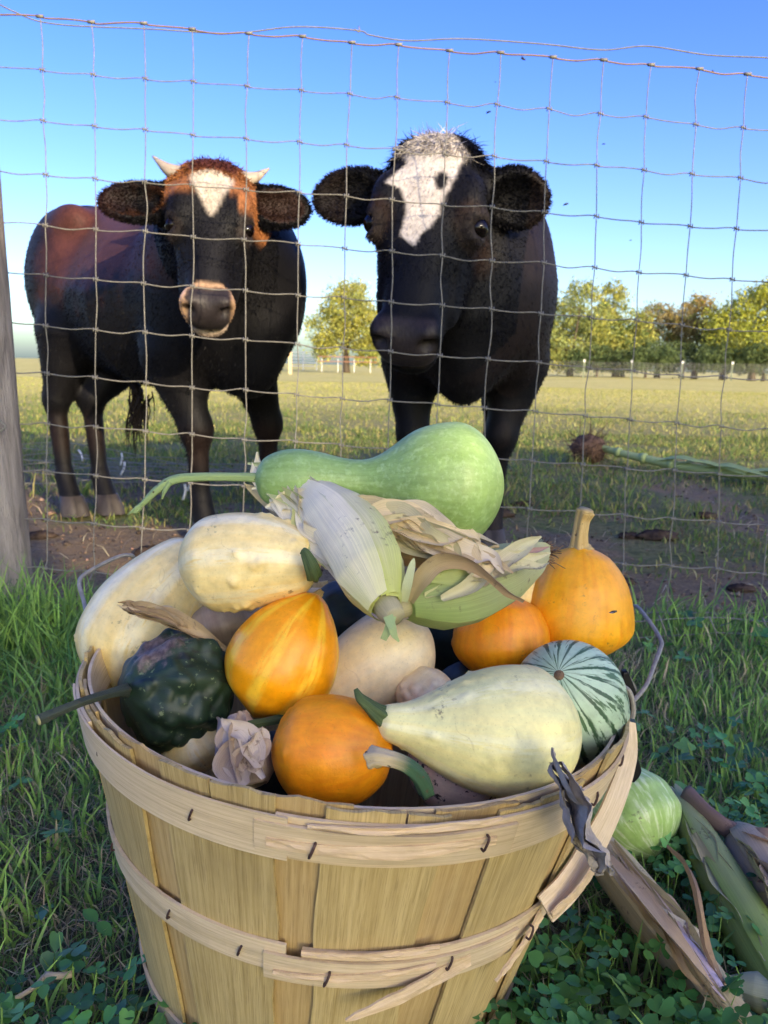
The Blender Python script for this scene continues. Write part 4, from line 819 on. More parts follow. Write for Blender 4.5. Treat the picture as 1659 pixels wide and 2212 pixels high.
GM = dict(
 cream=gourd_mat('cream_rind', srgb(240, 211, 134), srgb(244, 223, 158), srgb(246, 233, 186), 7, (.1, 1.2), None),
 pale=gourd_mat('pale_green_cream_rind', srgb(238, 225, 150), srgb(228, 223, 156), srgb(242, 235, 180), 7, (.2, 1.2), None),
 peach=gourd_mat('peach_cream_rind', srgb(240, 216, 162), srgb(244, 226, 184), None),
 orange=gourd_mat('orange_rind', srgb(236, 142, 6), srgb(244, 160, 14), None, blotch=srgb(228, 124, 4), bl_=(.45, .8), rough=.42),
 orange2=gourd_mat('yellow_orange_rind', srgb(240, 162, 14), srgb(246, 178, 30), None, blotch=srgb(232, 142, 8), bl_=(.52, .75)),
 striped=gourd_mat('striped_orange_rind', srgb(242, 154, 4), srgb(246, 164, 10), srgb(248, 192, 48), 8, (.1, .9), rough=.3, dirt=False),
 dark=gourd_mat('dark_green_rind', srgb(26, 44, 30), srgb(40, 60, 38), None, blotch=srgb(20, 30, 26), speck=srgb(104, 118, 80), sp_=(.63, .69), rough=.46, dirt=False, mud=(-.012, -.012, .098, .024)),
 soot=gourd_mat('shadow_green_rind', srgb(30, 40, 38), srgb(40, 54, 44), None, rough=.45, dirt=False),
 bottle=gourd_mat('bottle_gourd_rind', srgb(126, 156, 80), srgb(142, 170, 96), None, blotch=srgb(146, 176, 104), bl_=(.40, .75), speck=srgb(166, 194, 128), sp_=(.50, .80), rough=.42, dirt=False, bscale=5.),
 ground=gourd_mat('mottled_green_rind', srgb(146, 180, 90), srgb(172, 200, 120), None, blotch=srgb(198, 214, 158), bl_=(.5, .6), rough=.42, bscale=6., speck=srgb(70, 64, 48), sp_=(.73, .76)),
 button=gourd_mat('streaked_green_rind', srgb(174, 198, 160), srgb(192, 210, 176), srgb(60, 90, 58), 19, (.5, .75), blotch=srgb(78, 108, 70), bl_=(.56, .60), rough=.4, dirt=False, bscale=4.))
def stemmat(name, c1, c2, c3=None):
    m, nt, b = mat0(name, .65, .3); st = attr(nt, 'st'); n1 = noise(nt, scalev(nt, st, (6, 6, 1.2)), 2.2, 5, .7); c = mixc(nt, step(nt, n1, .35, .66), c1, c2)
    if c3 is not None: c = mixc(nt, step(nt, mth(nt, 'ADD', nd(nt, 'SeparateXYZ', {0: st}).outputs[2], mth(nt, 'MULTIPLY', n1, .3)), .45, .65), c, c3)
    c = mixc(nt, step(nt, noise(nt, objco(nt), 240., 3), .64, .7), c, srgb(92, 80, 58)); setc(nt, b, c); bump(nt, b, n1, .6, .002); return m
SM = dict(green=stemmat('green_stem', srgb(58, 78, 44), srgb(96, 112, 66)), dark=stemmat('dark_stem', srgb(46, 56, 50), srgb(76, 84, 66)), tan=stemmat('tan_stem', srgb(190, 158, 92), srgb(216, 190, 128)), bottle=stemmat('pale_green_stem', srgb(142, 166, 100), srgb(166, 186, 126)),
 two=stemmat('tan_to_green_stem', srgb(206, 182, 130), srgb(222, 202, 156), srgb(64, 96, 66)), cut=stemmat('cut_stem', srgb(196, 190, 140), srgb(172, 168, 110)))
def gourd(name, label, a, b_, prof, mat, stem=None, bend=(0, 0, 0), ribs=(0, 0), warts=0, wr=(.002, .004), wh=.8, lump=.03, seed=0, group='gourds heaped in the basket', nu=72, nv=96, wt=(.05, .95), squash=None, cat='gourd', extra=None):
    """a = blossom end, b_ = stem end (world); prof = [(t, radius)]"""
    a = np.asarray(a, float); b_ = np.asarray(b_, float); L = np.linalg.norm(b_-a); ax = (b_-a)/L; bend = np.asarray(bend, float)
    pt = np.array([p[0] for p in prof]); pr = np.array([p[1] for p in prof]); th = np.linspace(0, math.pi, nu); t = .5-.5*np.cos(th)
    rr = np.interp(t, pt, pr); rr = np.convolve(np.pad(rr, nu//20, 'edge'), np.ones(2*(nu//20)+1)/(2*(nu//20)+1), 'valid')
    ca = min(.5, np.interp(.1, pt, pr)/L*.85); cb = min(.4, pr[-1]/L*.7)
    q = np.clip(t/ca, 0, 1); rr = rr*np.sqrt(1-(1-q)**2); q = np.clip((1-t)/cb, 0, 1); rr = rr*np.sqrt(np.maximum(0, 1-(1-q)**2))
    C = a+ax*(t*L)[:, None]+bend*(4*t*(1-t))[:, None]; T, A, Bv = frames(C, nrm(np.cross(ax, [.3, .5, .81]))); an = np.arange(nv)*2*math.pi/nv
    dirs = A[:, None]*np.cos(an)[None, :, None]+Bv[:, None]*np.sin(an)[None, :, None]
    R2 = rr[:, None]*(1+ribs[1]*np.cos(ribs[0]*an)[None]*np.sin(th)[:, None]) if ribs[0] else np.repeat(rr[:, None], nv, 1)
    P = C[:, None]+dirs*R2[:, :, None]; sz = max(pr)
    R2 = R2+rr[:, None]*lump*2*(fbm(P[..., 0]/sz*1.1+seed*9.1, P[..., 1]/sz*1.1, P[..., 2]/sz*1.1, 3)-.44); P = C[:, None]+dirs*R2[:, :, None]
    if warts:
        r_ = np.random.default_rng(seed+100); acc = np.zeros((nu, nv))
        ii = [(r_.uniform(*wt), r_.uniform(0, nv)) for _ in range(max(3, warts//4))]
        for w_ in range(warts):
            if r_.uniform() < .55: c_ = ii[r_.integers(len(ii))]; tw, ja = c_[0]+r_.normal(0, .035), (c_[1]+r_.normal(0, 2.5)) % nv
            else: tw, ja = r_.uniform(*wt), r_.uniform(0, nv)
            i = int(np.clip(np.argmin(abs(t-tw)), 1, nu-2)); p = P[i, int(ja) % nv]; s_ = r_.uniform(*wr); d = np.linalg.norm(P-p, axis=-1); acc = np.maximum(acc, s_*wh*np.clip(1-(d/(s_*1.55))**2, 0, 1)**1.1)
        P = P+dirs*acc[:, :, None]
    st = np.stack([np.broadcast_to(np.cos(an)[None], (nu, nv)), np.broadcast_to(np.sin(an)[None], (nu, nv)), np.repeat(t[:, None]*L/sz*.5, nv, 1)], -1).reshape(-1, 3)
    V = P.reshape(-1, 3); lowz = V[np.argmin(V[:, 2])]; root = thing(name, label, cat, (C[nu//2][0], C[nu//2][1], lowz[2]), group); part('rind', V, gridF(nu, nv, True), mat, root, True, None, st)
    if stem:
        pts, rs, sm = stem[:3]; ridg = stem[3] if len(stem) > 3 else .16; pts = [np.asarray(p, float) for p in pts]
        v, f, s = tube(pts, rs, 20, n=26, prof=lambda q: 1+ridg*np.cos(5*q)); so_ = part('stem', v, f, sm, root, st=s)
        if len(stem) > 4: e = pts[-1]; d = nrm(pts[-1]-pts[-2]); v, f, s = tube([e, e+d*.001], rs[-1]*.92, 12, n=3); part('cut_end', v, f, stem[4], so_, st=s)
    return root, P, C
def blossom(root, p, d, r, mat):
    v, f, s = tube([p-d*r*.3, p+d*r*.25], [r, r*.8], 14, n=4); part('blossom_scar', v, f, mat, root, st=s)
PX = lambda px, Y, y=1400: px*(Y*.982+.17*.187)/1659.*1.02
scar = stemmat('scar', srgb(150, 120, 84), srgb(120, 96, 70))
Y = .66; k = PX(1, Y)
gourd('bottle_gourd', 'large smooth green bottle gourd lying on top of the corn', at(1086, 1050, Y), at(551, 1034, Y-.015), [(0, 112*k), (.08, 127*k), (.17, 133*k), (.27, 129*k), (.36, 116*k), (.42, 98*k), (.47, 68*k), (.51, 51*k), (.57, 46*k), (.63, 46*k), (.70, 55*k), (.78, 64*k), (.86, 65*k), (.92, 58*k), (.97, 42*k), (1, 26*k)], GM['bottle'],
    ([at(560, 1033, Y-.015), at(520, 1031, Y-.016), at(430, 1031, Y-.02), at(375, 1037, Y-.022), at(340, 1058, Y-.024), at(312, 1085, Y-.025), at(296, 1098, Y-.025)], [10*k, 8.5*k, 8.5*k, 9*k, 8*k, 6*k, 2*k], SM['bottle'], .10), lump=.012, seed=2, bend=(0, 0, -.001), nu=110)
bg_root = [o for o in bpy.data.objects if o.name == 'bottle_gourd'][0]
for P_ in ([at(368, 1042, Y-.026), at(356, 1060, Y-.028), at(350, 1078, Y-.028)], [at(310, 1086, Y-.025), at(295, 1098, Y-.026), at(276, 1112, Y-.027)], [at(308, 1088, Y-.025), at(296, 1104, Y-.026), at(282, 1106, Y-.027)]):
    v, f, s = tube(P_, [4.5*k, 5*k, 1.2*k], 8, n=12); part('stem_shred', v, f, SM['bottle'], bg_root, st=s)
Y = .685; k = PX(1, Y)
gourd('cream_gourd', 'long pale cream gourd leaning at the left rim behind the dark one', at(252, 1492, Y-.04), at(452, 1190, Y+.03), [(0, 76*k), (.1, 104*k), (.3, 124*k), (.5, 120*k), (.72, 98*k), (.88, 78*k), (1, 50*k)], GM['cream'], None, warts=30, wr=(.0012, .0032), wh=.8, seed=3, bend=(-.012, 0, .004))
Y = .60; k = PX(1, Y)
gourd('cream_gourd', 'bumpy cream yellow pear shaped gourd with curled green stem at upper left', at(394, 1232, Y+.005), at(692, 1222, Y-.01), [(0, 68*k), (.08, 88*k), (.22, 102*k), (.45, 104*k), (.65, 94*k), (.83, 76*k), (.95, 58*k), (1, 44*k)], GM['cream'],
    ([at(672, 1228, Y-.035), at(678, 1242, Y-.045), at(672, 1222, Y-.050), at(660, 1196, Y-.048), at(652, 1190, Y-.047)], [12*k, 15*k, 13*k, 9*k, 6*k], SM['green']), warts=60, wr=(.0012, .0036), wh=.85, seed=4, bend=(0, 0, .006))
Y = .575; k = PX(1, Y)
gourd('dark_gourd', 'lumpy dark green gourd with long dark stem sticking out over the left rim', at(486, 1512, Y+.02), at(262, 1492, Y-.03), [(0, 78*k), (.1, 104*k), (.3, 120*k), (.55, 122*k), (.75, 104*k), (.9, 66*k), (1, 30*k)], GM['dark'],
    ([at(280, 1492, Y-.025), at(262, 1492, Y-.045), at(232, 1499, Y-.06), at(180, 1515, Y-.085), at(130, 1535, Y-.10), at(84, 1555, Y-.11)], [18*k, 11*k, 8.5*k, 7.8*k, 8.2*k, 10*k], SM['dark'], .12, SM['cut']), ribs=(9, .07), warts=150, wr=(.0028, .0068), wh=.8, lump=.13, seed=5, bend=(0, 0, .004))
soilm = mat_plain('dried_mud', srgb(84, 68, 58), srgb(122, 104, 90), 160, .95, .1, .9, .003)
Y = .56; k = PX(1, Y)
gourd('striped_gourd', 'glossy orange teardrop gourd with yellow stripes in the middle left', at(548, 1550, Y-.005), at(686, 1284, Y+.02), [(0, 16*k), (.06, 52*k), (.16, 92*k), (.32, 122*k), (.5, 122*k), (.7, 102*k), (.86, 66*k), (.95, 34*k), (1, 18*k)], GM['striped'],
    ([at(676, 1304, Y+.018), at(684, 1288, Y+.024), at(692, 1280, Y+.03)], [14*k, 11*k, 9*k], SM['tan']), lump=.012, seed=6)
Y = .625; k = PX(1, Y)
gourd('peach_gourd', 'smooth peach cream gourd lying under the corn butts', at(925, 1358, Y+.02), at(660, 1540, Y-.02), [(0, 70*k), (.1, 88*k), (.3, 102*k), (.5, 98*k), (.75, 82*k), (1, 60*k)], GM['peach'], None, lump=.02, seed=7)
Y = .645; k = PX(1, Y)
gourd('orange_gourd', 'round plain orange gourd below the right corn ear', at(1082, 1470, Y), at(1082, 1282, Y+.02), [(0, 80*k), (.12, 98*k), (.35, 107*k), (.6, 104*k), (.82, 84*k), (1, 46*k)], GM['orange'], None, lump=.02, seed=8, warts=5, wr=(.0015, .003), wh=.4)
Y = .70; k = PX(1, Y)
gourd('orange_gourd', 'large orange pear shaped gourd with upright tan stem on the right rim', at(1240, 1426, Y-.01), at(1254, 1180, Y+.0), [(0, 70*k), (.08, 98*k), (.25, 120*k), (.45, 118*k), (.65, 106*k), (.80, 86*k), (.92, 58*k), (1, 36*k)], GM['orange2'],
    ([at(1253, 1186, Y), at(1252, 1176, Y), at(1254, 1150, Y), at(1259, 1122, Y), at(1266, 1103, Y-.002)], [27*k, 17*k, 14*k, 14*k, 17*k], SM['tan'], .22, SM['tan']), ribs=(5, .012), lump=.02, seed=9, warts=10, wr=(.0016, .003), wh=.4)
Y = .585; k = PX(1, Y)
r_, P_, C_ = gourd('streaked_gourd', 'pale green gourd with dark green radiating streaks at the right rim', at(1206, 1452, Y-.035), at(1262, 1590, Y+.045), [(0, 76*k), (.1, 98*k), (.3, 122*k), (.6, 120*k), (.85, 86*k), (1, 40*k)], GM['button'], None, lump=.015, seed=10)
blossom(r_, at(1208, 1459, Y-.036), nrm(at(1206, 1452, Y-.035)-at(1262, 1590, Y+.045)), 13*k, scar)
Y = .50; k = PX(1, Y)*1.06
gourd('pale_gourd', 'large pale cream gourd with narrow neck and dark green stem at the front right', at(1246, 1566, Y+.025), at(812, 1556, Y-.01), [(0, 88*k), (.07, 112*k), (.2, 134*k), (.36, 138*k), (.52, 124*k), (.66, 96*k), (.78, 64*k), (.87, 44*k), (.94, 38*k), (1, 26*k)], GM['pale'],
    ([at(824, 1548, Y-.01), at(812, 1538, Y-.012), at(796, 1524, Y-.012), at(778, 1508, Y-.012), at(768, 1488, Y-.01)], [21*k, 16*k, 12*k, 9*k, 4*k], SM['green']), warts=40, wr=(.001, .0028), wh=.9, seed=11, wt=(.5, .9), bend=(0, 0, -.006), lump=.02)
Y = .495; k = PX(1, Y)*1.06
gourd('orange_gourd', 'round deep orange gourd at the front rim with stem curling right', at(590, 1622, Y+.01), at(848, 1622, Y-.005), [(0, 70*k), (.1, 92*k), (.3, 112*k), (.55, 114*k), (.78, 98*k), (.93, 62*k), (1, 34*k)], GM['orange'],
    ([at(806, 1637, Y-.052), at(822, 1636, Y-.056), at(862, 1646, Y-.058), at(892, 1664, Y-.056), at(912, 1688, Y-.052), at(922, 1712, Y-.048)], [21*k, 15*k, 13.5*k, 14*k, 14.5*k, 15*k], SM['two'], .14), lump=.03, seed=12, warts=6, wr=(.002, .004), wh=.4)
Y = .585; k = PX(1, Y)
gourd('warty_gourd', 'small warty cream gourd peeping out behind the large pale one', at(885, 1560, Y), at(960, 1455, Y+.02), [(0, 50*k), (.2, 68*k), (.5, 72*k), (.8, 58*k), (1, 30*k)], GM['peach'], None, warts=50, wr=(.002, .004), wh=.6, seed=13)
Y = .53; k = PX(1, Y)
gourd('speckled_gourd', 'whitish gourd with dark mould specks low behind the front rim', at(1090, 1680, Y), at(880, 1640, Y), [(0, 70*k), (.3, 95*k), (.7, 90*k), (1, 40*k)], gourd_mat('mouldy_rind', srgb(196, 178, 158), srgb(214, 198, 178), None, speck=srgb(50, 42, 44), sp_=(.58, .64)), None, seed=14)
Y = .70; k = PX(1, Y)
gourd('peach_gourd', 'orange tinted gourd barely showing behind the bumpy cream gourd', at(560, 1230, Y), at(655, 1150, Y+.02), [(0, 60*k), (.3, 80*k), (.7, 76*k), (1, 50*k)], GM['orange2'], None, seed=15)
gourd('white_gourd', 'white gourd sliver between the corn ear and the large orange gourd', at(1120, 1330, Y), at(1122, 1222, Y+.01), [(0, 50*k), (.3, 62*k), (.7, 56*k), (1, 30*k)], GM['cream'], None, seed=16)
gourd('pale_gourd', 'pale gourd half hidden under the dark lumpy gourd', at(455, 1660, .56), at(400, 1560, .57), [(0, 50*k), (.3, 70*k), (.7, 64*k), (1, 40*k)], GM['cream'], None, seed=17)
gourd('tan_gourd', 'brownish gourd in the gap behind the striped orange gourd', at(500, 1420, .66), at(470, 1300, .69), [(0, 60*k), (.3, 84*k), (.7, 80*k), (1, 40*k)], gourd_mat('tan_rind', srgb(168, 142, 110), srgb(190, 166, 132), None), None, seed=18)
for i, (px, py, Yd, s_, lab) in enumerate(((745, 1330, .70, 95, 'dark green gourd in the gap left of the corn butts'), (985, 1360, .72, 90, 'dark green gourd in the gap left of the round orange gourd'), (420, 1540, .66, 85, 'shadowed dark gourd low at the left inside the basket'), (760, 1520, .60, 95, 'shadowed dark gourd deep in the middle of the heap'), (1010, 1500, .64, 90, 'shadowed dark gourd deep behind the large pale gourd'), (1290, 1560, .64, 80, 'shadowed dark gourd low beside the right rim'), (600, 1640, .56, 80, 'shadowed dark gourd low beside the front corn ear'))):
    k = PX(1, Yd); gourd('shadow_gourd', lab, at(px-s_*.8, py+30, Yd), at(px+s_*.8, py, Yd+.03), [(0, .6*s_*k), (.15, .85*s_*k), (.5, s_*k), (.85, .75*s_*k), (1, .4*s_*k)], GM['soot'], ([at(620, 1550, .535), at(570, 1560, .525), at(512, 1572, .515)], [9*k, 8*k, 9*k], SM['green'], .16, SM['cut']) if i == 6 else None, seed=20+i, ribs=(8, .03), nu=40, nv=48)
# dried mud on top of the dark gourd
dg = [o for o in bpy.data.objects if o.name == 'dark_gourd'][0]

# ------------------------------------------------------------------ corn
def huskmat(name, rough=.62):
    m, nt, b = mat0(name, rough, .3); c = attr(nt, 'Col', 'Color'); st = attr(nt, 'st'); v = scalev(nt, st, (9, 9, .35)); n1 = noise(nt, v, 3.5, 5, .75); n2 = noise(nt, v, 9., 3, .7); co = objco(nt)
    c = mixc(nt, 1., c, nd(nt, 'CombineColor', {i: nd(nt, 'MapRange', {'Value': n1, 'From Min': .28, 'From Max': .72, 'To Min': .74, 'To Max': 1.14}).outputs[0] for i in range(3)}).outputs[0], 'MULTIPLY')
    dk = mth(nt, 'MULTIPLY', step(nt, noise(nt, co, 34., 5, .7), .57, .66), step(nt, noise(nt, co, 240., 3), .52, .6)); c = mixc(nt, .35, c, mixc(nt, step(nt, noise(nt, co, 55., 4, .6), .35, .68), mixc(nt, .72, (.25, .14, .05, 1), c), c)); c = mixc(nt, mth(nt, 'MULTIPLY', dk, .7), c, srgb(88, 66, 62))
    setc(nt, b, c); bump(nt, b, mth(nt, 'ADD', n1, n2), .35, .0007)
    tr = nd(nt, 'BsdfTranslucent', {'Color': c}); mx = nd(nt, 'MixShader', {0: .18, 1: b.outputs[0], 2: tr.outputs[0]}); nt.links.new(mx.outputs[0], nt.nodes['Material Output'].inputs[0]); return m
husk_m = huskmat('corn_husk')
def husk_col(st, pale, green, gf, seed):
    s, t = st[:, 0], st[:, 2]; g = np.clip(gf(s, t)+.5*(fbm(s*2+seed, t*3, o=3)-.45), 0, 1)[:, None]; return np.array(pale[:3])*(1-g)+np.array(green[:3])*g
def ear(name, label, butt, tip, rmax, leaves, pale, green, cam_up=(0, -.6, 1), prof=((0, .34), (.08, .62), (.2, .92), (.4, 1), (.65, .86), (.85, .52), (1, .16)), shank=True, silk=False, seed=0, group='corn ears in husks', bend=(0, 0, 0), gb=.55):
    butt = np.asarray(butt); tip = np.asarray(tip); ax = nrm(tip-butt); L = np.linalg.norm(tip-butt); e1 = np.asarray(cam_up, float); e1 = nrm(e1-ax*(e1@ax)); e2 = np.cross(ax, e1); bend = np.asarray(bend, float)
    pt = np.array([p[0] for p in prof]); pr = np.array([p[1] for p in prof]); root = thing(name, label, 'corn', (butt+tip)/2, group)
    def surf(t, a, d): t = np.asarray(t); r = np.interp(t, pt, pr)*rmax+d; return butt+ax*(t*L)[..., None]+bend*(4*t*(1-t))[..., None]+(e1*np.cos(a)[..., None]+e2*np.sin(a)[..., None])*r[..., None]
    nt_, na = 44, 15
    # core
    T_, A_ = np.meshgrid(np.linspace(0, 1, 24), np.arange(20)*2*math.pi/20, indexing='ij'); V = surf(T_, A_, -.001).reshape(-1, 3); stc = np.stack([np.cos(A_), np.sin(A_), T_], -1).reshape(-1, 3)
    part('inner_husk', V, gridF(24, 20, True), husk_m, root, True, husk_col(stc, pale, green, lambda s, t: .7-t, seed), stc)
    for q, (ac, aw, t1, lift, tone) in enumerate(leaves):
        ac, aw = R_(ac), R_(aw); tt = np.linspace(0, t1, nt_); c = np.linspace(-1, 1, na); T_, Cx = np.meshgrid(tt, c, indexing='ij'); nar = np.where(T_/t1 > .55, np.sqrt(np.maximum(0, 1-((T_/t1-.55)/.45)**2))*.92+.08, 1)
        A_ = ac+Cx*aw*nar+.10*(fbm(T_*4+q*3+seed, Cx*0+1.)-.45); d = .0008+.0016*q+lift*rmax*np.clip(T_/t1-.45, 0, 1)**1.5*2+.10*rmax*np.abs(Cx)**3*(fbm(T_*5+q*7+seed, np.sign(Cx)*2+3.)*1.6-.3)+.05*rmax*(fbm(Cx*3+q*5, T_*5+seed)-.45)
        V = surf(T_, A_, d).reshape(-1, 3); st = np.stack([Cx, np.zeros_like(Cx), T_], -1).reshape(-1, 3)
        pl = np.array(pale[:3])*tone; part('husk_leaf', V, gridF(nt_, na), husk_m, root, True, husk_col(st, pl, green, lambda s, t: gb-1.15*t+.25*np.abs(s)-(.5 if tone > 1.02 else 0), seed+q), st)
    if shank:
        v, f, s = tube([butt+ax*.006, butt-ax*.004, butt-ax*.012], [rmax*.42, rmax*.40, rmax*.33], 16, n=8); part('shank', v, f, husk_m, root, True, husk_col(s, srgb(196, 186, 140), srgb(168, 182, 108), lambda a, t: .5-t, seed), s)
    if silk:
        mb = MB()
        for k_ in range(60):
            d = nrm(ax+rng.normal(0, .35, 3)); s0 = tip-ax*.006+rng.normal(0, rmax*.08, 3); v, f, s = tube([s0, s0+d*.008, s0+d*rng.uniform(.01, .022)+rng.normal(0, .003, 3)], [.0006, .0005, .0003], 4, n=5); mb.add(v, f, srgb(150, 118, 78) if k_ % 3 else srgb(96, 70, 52), s)
        tag(mb.part('silk', husk_m, root), kind='stuff')
    return root
PALE, GRN, TANH = srgb(254, 242, 204), srgb(204, 212, 110), srgb(234, 212, 164)
def loose_leaf(root, P, W, N, pale, green=None, seed=0, curl=.3, wav=.006, twist=None, name='husk_leaf', n=44):
    v, f, st = ribbon(P, W, N, n, 9, curl, twist, wav, seed); part(name, v, f, husk_m, root, True, husk_col(st, pale, pale if green is None else green, lambda s, t: .5-t, seed), st)
def husk_bundle(root, P0, P1, n, wid, spread, N, cols, seed, sag=0., curl=(.2, .9), name='husk_leaf', flare=.0):
    """thin papery strips running the length of an ear, ends frayed"""
    r = np.random.default_rng(seed); P0 = np.asarray(P0); P1 = np.asarray(P1); ax = nrm(P1-P0); L = np.linalg.norm(P1-P0); N = nrm(np.asarray(N, float)-ax*(np.asarray(N, float)@ax)); Bx = np.cross(ax, N)
    for q in range(n):
        a, b = sorted((r.uniform(0, .45), r.uniform(.6, 1.08))); oa, ob = r.uniform(-1, 1, 2)*spread; ob = ob*(1+flare); h = spread*.25*r.uniform(.2, 1.)
        P = [P0+ax*L*(a+(b-a)*t)+Bx*(oa+(ob-oa)*t+spread*.25*r.normal())+N*(h*math.sin(math.pi*min(1, .15+t))*(1-.35*abs(oa)/spread)+sag*math.sin(math.pi*t)+.002*q/n*3) for t in (0, .3, .6, .85, 1)]
        w_ = wid*r.uniform(.5, 1.1); c = np.array(cols[r.integers(len(cols))][:3])*r.uniform(.9, 1.08); loose_leaf(root, P, [w_*.4, w_, w_*.95, w_*.5, w_*.08], N+Bx*r.normal(0, .5), c, np.array(cols[r.integers(len(cols))][:3]), seed*7+q, r.uniform(*curl), .004, [0, r.normal(0, .2), r.normal(0, .3), r.normal(0, .5), r.normal(0, .8)], name, 30)
Y = .57; k = PX(1, Y)
e1_ = ear('corn_ear', 'fat pale husked corn ear with its cut butt pointing at the viewer', at(836, 1312, Y-.045), at(645, 1050, Y+.085), 66*k, [(180, 100, 1., 0, .95), (75, 62, .98, .10, .98), (-78, 66, 1.02, .05, .92), (28, 34, 1.0, .12, .9), (-22, 38, .95, .10, 1.06)], PALE, GRN, (-.1, -.75, .65), gb=.85, seed=1, bend=(.010, -.004, .004))
loose_leaf(e1_, [at(640, 1080, .66), at(590, 1060, .67), at(560, 1030, .675), at(556, 976, .675)], [.012, .012, .006, .001], (0, -1, .2), PALE, GRN, 3)
loose_leaf(e1_, [at(640, 1110, .64), at(590, 1085, .65), at(550, 1060, .655), at(528, 1046, .655)], [.012, .008, .004, .0008], (0, -1, .4), TANH, None, 4)
for P_ in ([at(838, 1330, .51), at(846, 1352, .505), at(852, 1372, .503), at(862, 1386, .503)], [at(846, 1330, .512), at(840, 1356, .508), at(828, 1382, .507)]): loose_leaf(e1_, P_, [.0035, .003, .0022, .0006][:len(P_)], (0, -1, .3), srgb(176, 196, 130), None, 5, 0., .001, None, 'husk_shred', 16)
Y = .59; k = PX(1, Y)
e2_ = ear('corn_ear', 'green husked corn ear pointing right with brown silk at its tip', at(872, 1306, Y-.03), at(1176, 1192, Y+.06), 66*k, [(180, 100, 1., 0, .9), (80, 70, 1.0, .06, .85), (-70, 70, 1.02, .04, .95), (10, 60, .98, .06, .92)], srgb(196, 196, 148), srgb(150, 172, 96), (.1, -.75, .65), silk=True, seed=2, bend=(0, 0, -.008), gb=.9)
loose_leaf(e2_, [at(886, 1300, .545), at(912, 1246, .545), at(950, 1212, .55), at(1010, 1215, .55), at(1060, 1248, .548), at(1100, 1282, .55), at(1132, 1300, .552)], [.003, .007, .007, .006, .004, .003, .0015], (0, -.8, .6), srgb(178, 150, 110), srgb(190, 184, 128), 6, .5, .004, [0, .3, .5, .9, 1.3, 1.2, 1.0])
loose_leaf(e2_, [at(872, 1300, .535), at(880, 1262, .532), at(890, 1222, .535), at(894, 1206, .537)], [.003, .0035, .0025, .0006], (0, -1, .2), srgb(206, 212, 160), None, 7, .2, .001)
Y = .62; k = PX(1, Y)
e3_ = ear('corn_ear', 'dry tan husked corn ear wedged under the green bottle gourd', at(690, 1120, Y+.01), at(1085, 1205, Y+.0), 56*k, [(180, 100, 1., 0, .9), (70, 62, .92, .08, .96), (-60, 60, 1.02, .08, .9), (5, 50, .86, .12, 1.0)], TANH, srgb(196, 196, 140), (0, -.7, .7), shank=False, seed=3, gb=.1)
husk_bundle(e3_, at(700, 1095, .60), at(1092, 1208, .575), 15, .0125, .016, (0, -.75, .7), [TANH, srgb(226, 210, 178), srgb(198, 176, 136), srgb(214, 206, 160)], 9)
husk_bundle(e2_, at(900, 1292, .548), at(1172, 1196, .60), 10, .008, .013, (.1, -.8, .6), [srgb(196, 204, 128), srgb(170, 188, 104), srgb(214, 206, 160), srgb(186, 150, 140)], 11)
husk_bundle(e1_, at(822, 1290, .53), at(640, 1080, .625), 9, .013, .016, (-.1, -.8, .6), [PALE, srgb(240, 230, 196), srgb(216, 216, 140)], 12, curl=(.1, .5))
husk_bundle(e1_, at(760, 1215, .565), at(560, 1010, .66), 9, .011, .017, (0, -.85, .5), [PALE, srgb(232, 220, 190), srgb(206, 210, 146)], 10, flare=.5)
hl = thing('dry_husk_leaf', 'dry brown corn leaf lying across the left cream gourd', 'leaf', at(380, 1350, .60))
loose_leaf(hl, [at(264, 1308, .60), at(300, 1324, .597), at(370, 1348, .588), at(430, 1370, .583), at(488, 1402, .58)], [.0022, .0065, .0075, .006, .002], (.2, -.6, .8), srgb(200, 174, 128), srgb(160, 134, 98), 12, 1.3, .006, [.3, .1, -.2, .3, .6], 'blade')
husk_bundle(hl, at(484, 1400, .578), at(268, 1310, .598), 6, .0048, .006, (.2, -.6, .8), [srgb(196, 168, 122), srgb(166, 138, 98), srgb(216, 192, 150)], 13, curl=(.6, 1.4), name='blade')
Y = .50; k = PX(1, Y)
e4_ = ear('corn_ear', 'small dry papery corn ear standing at the front rim left of the orange gourd', at(545, 1700, Y), at(505, 1545, Y+.03), 58*k, [(180, 100, 1., 0, .9), (70, 70, 1., .1, .9), (-70, 64, 1.04, .16, .95), (0, 46, .9, .2, 1.0)], srgb(206, 186, 160), srgb(190, 176, 128), (0, -.9, .4), shank=False, seed=5, gb=-.2, prof=((0, .5), (.15, .9), (.4, 1), (.7, .7), (1, .3)))
husk_bundle(e4_, at(530, 1710, .468), at(525, 1545, .50), 10, .009, .015, (0, -1, .25), [srgb(214, 196, 172), srgb(190, 166, 138), srgb(226, 212, 190)], 14)
gl_ = thing('withered_leaf', 'crumpled grey withered leaf hanging over the front right rim', 'leaf', at(1250, 1760, .44)); wl_m = mat_plain('withered_leaf', srgb(142, 134, 122), srgb(180, 170, 156), 90, .95, .05, .6, .0015)
P_ = [at(1196, 1650, .455), at(1212, 1680, .435), at(1226, 1730, .428), at(1244, 1780, .425), at(1272, 1825, .424), at(1296, 1860, .424), at(1306, 1882, .425)]
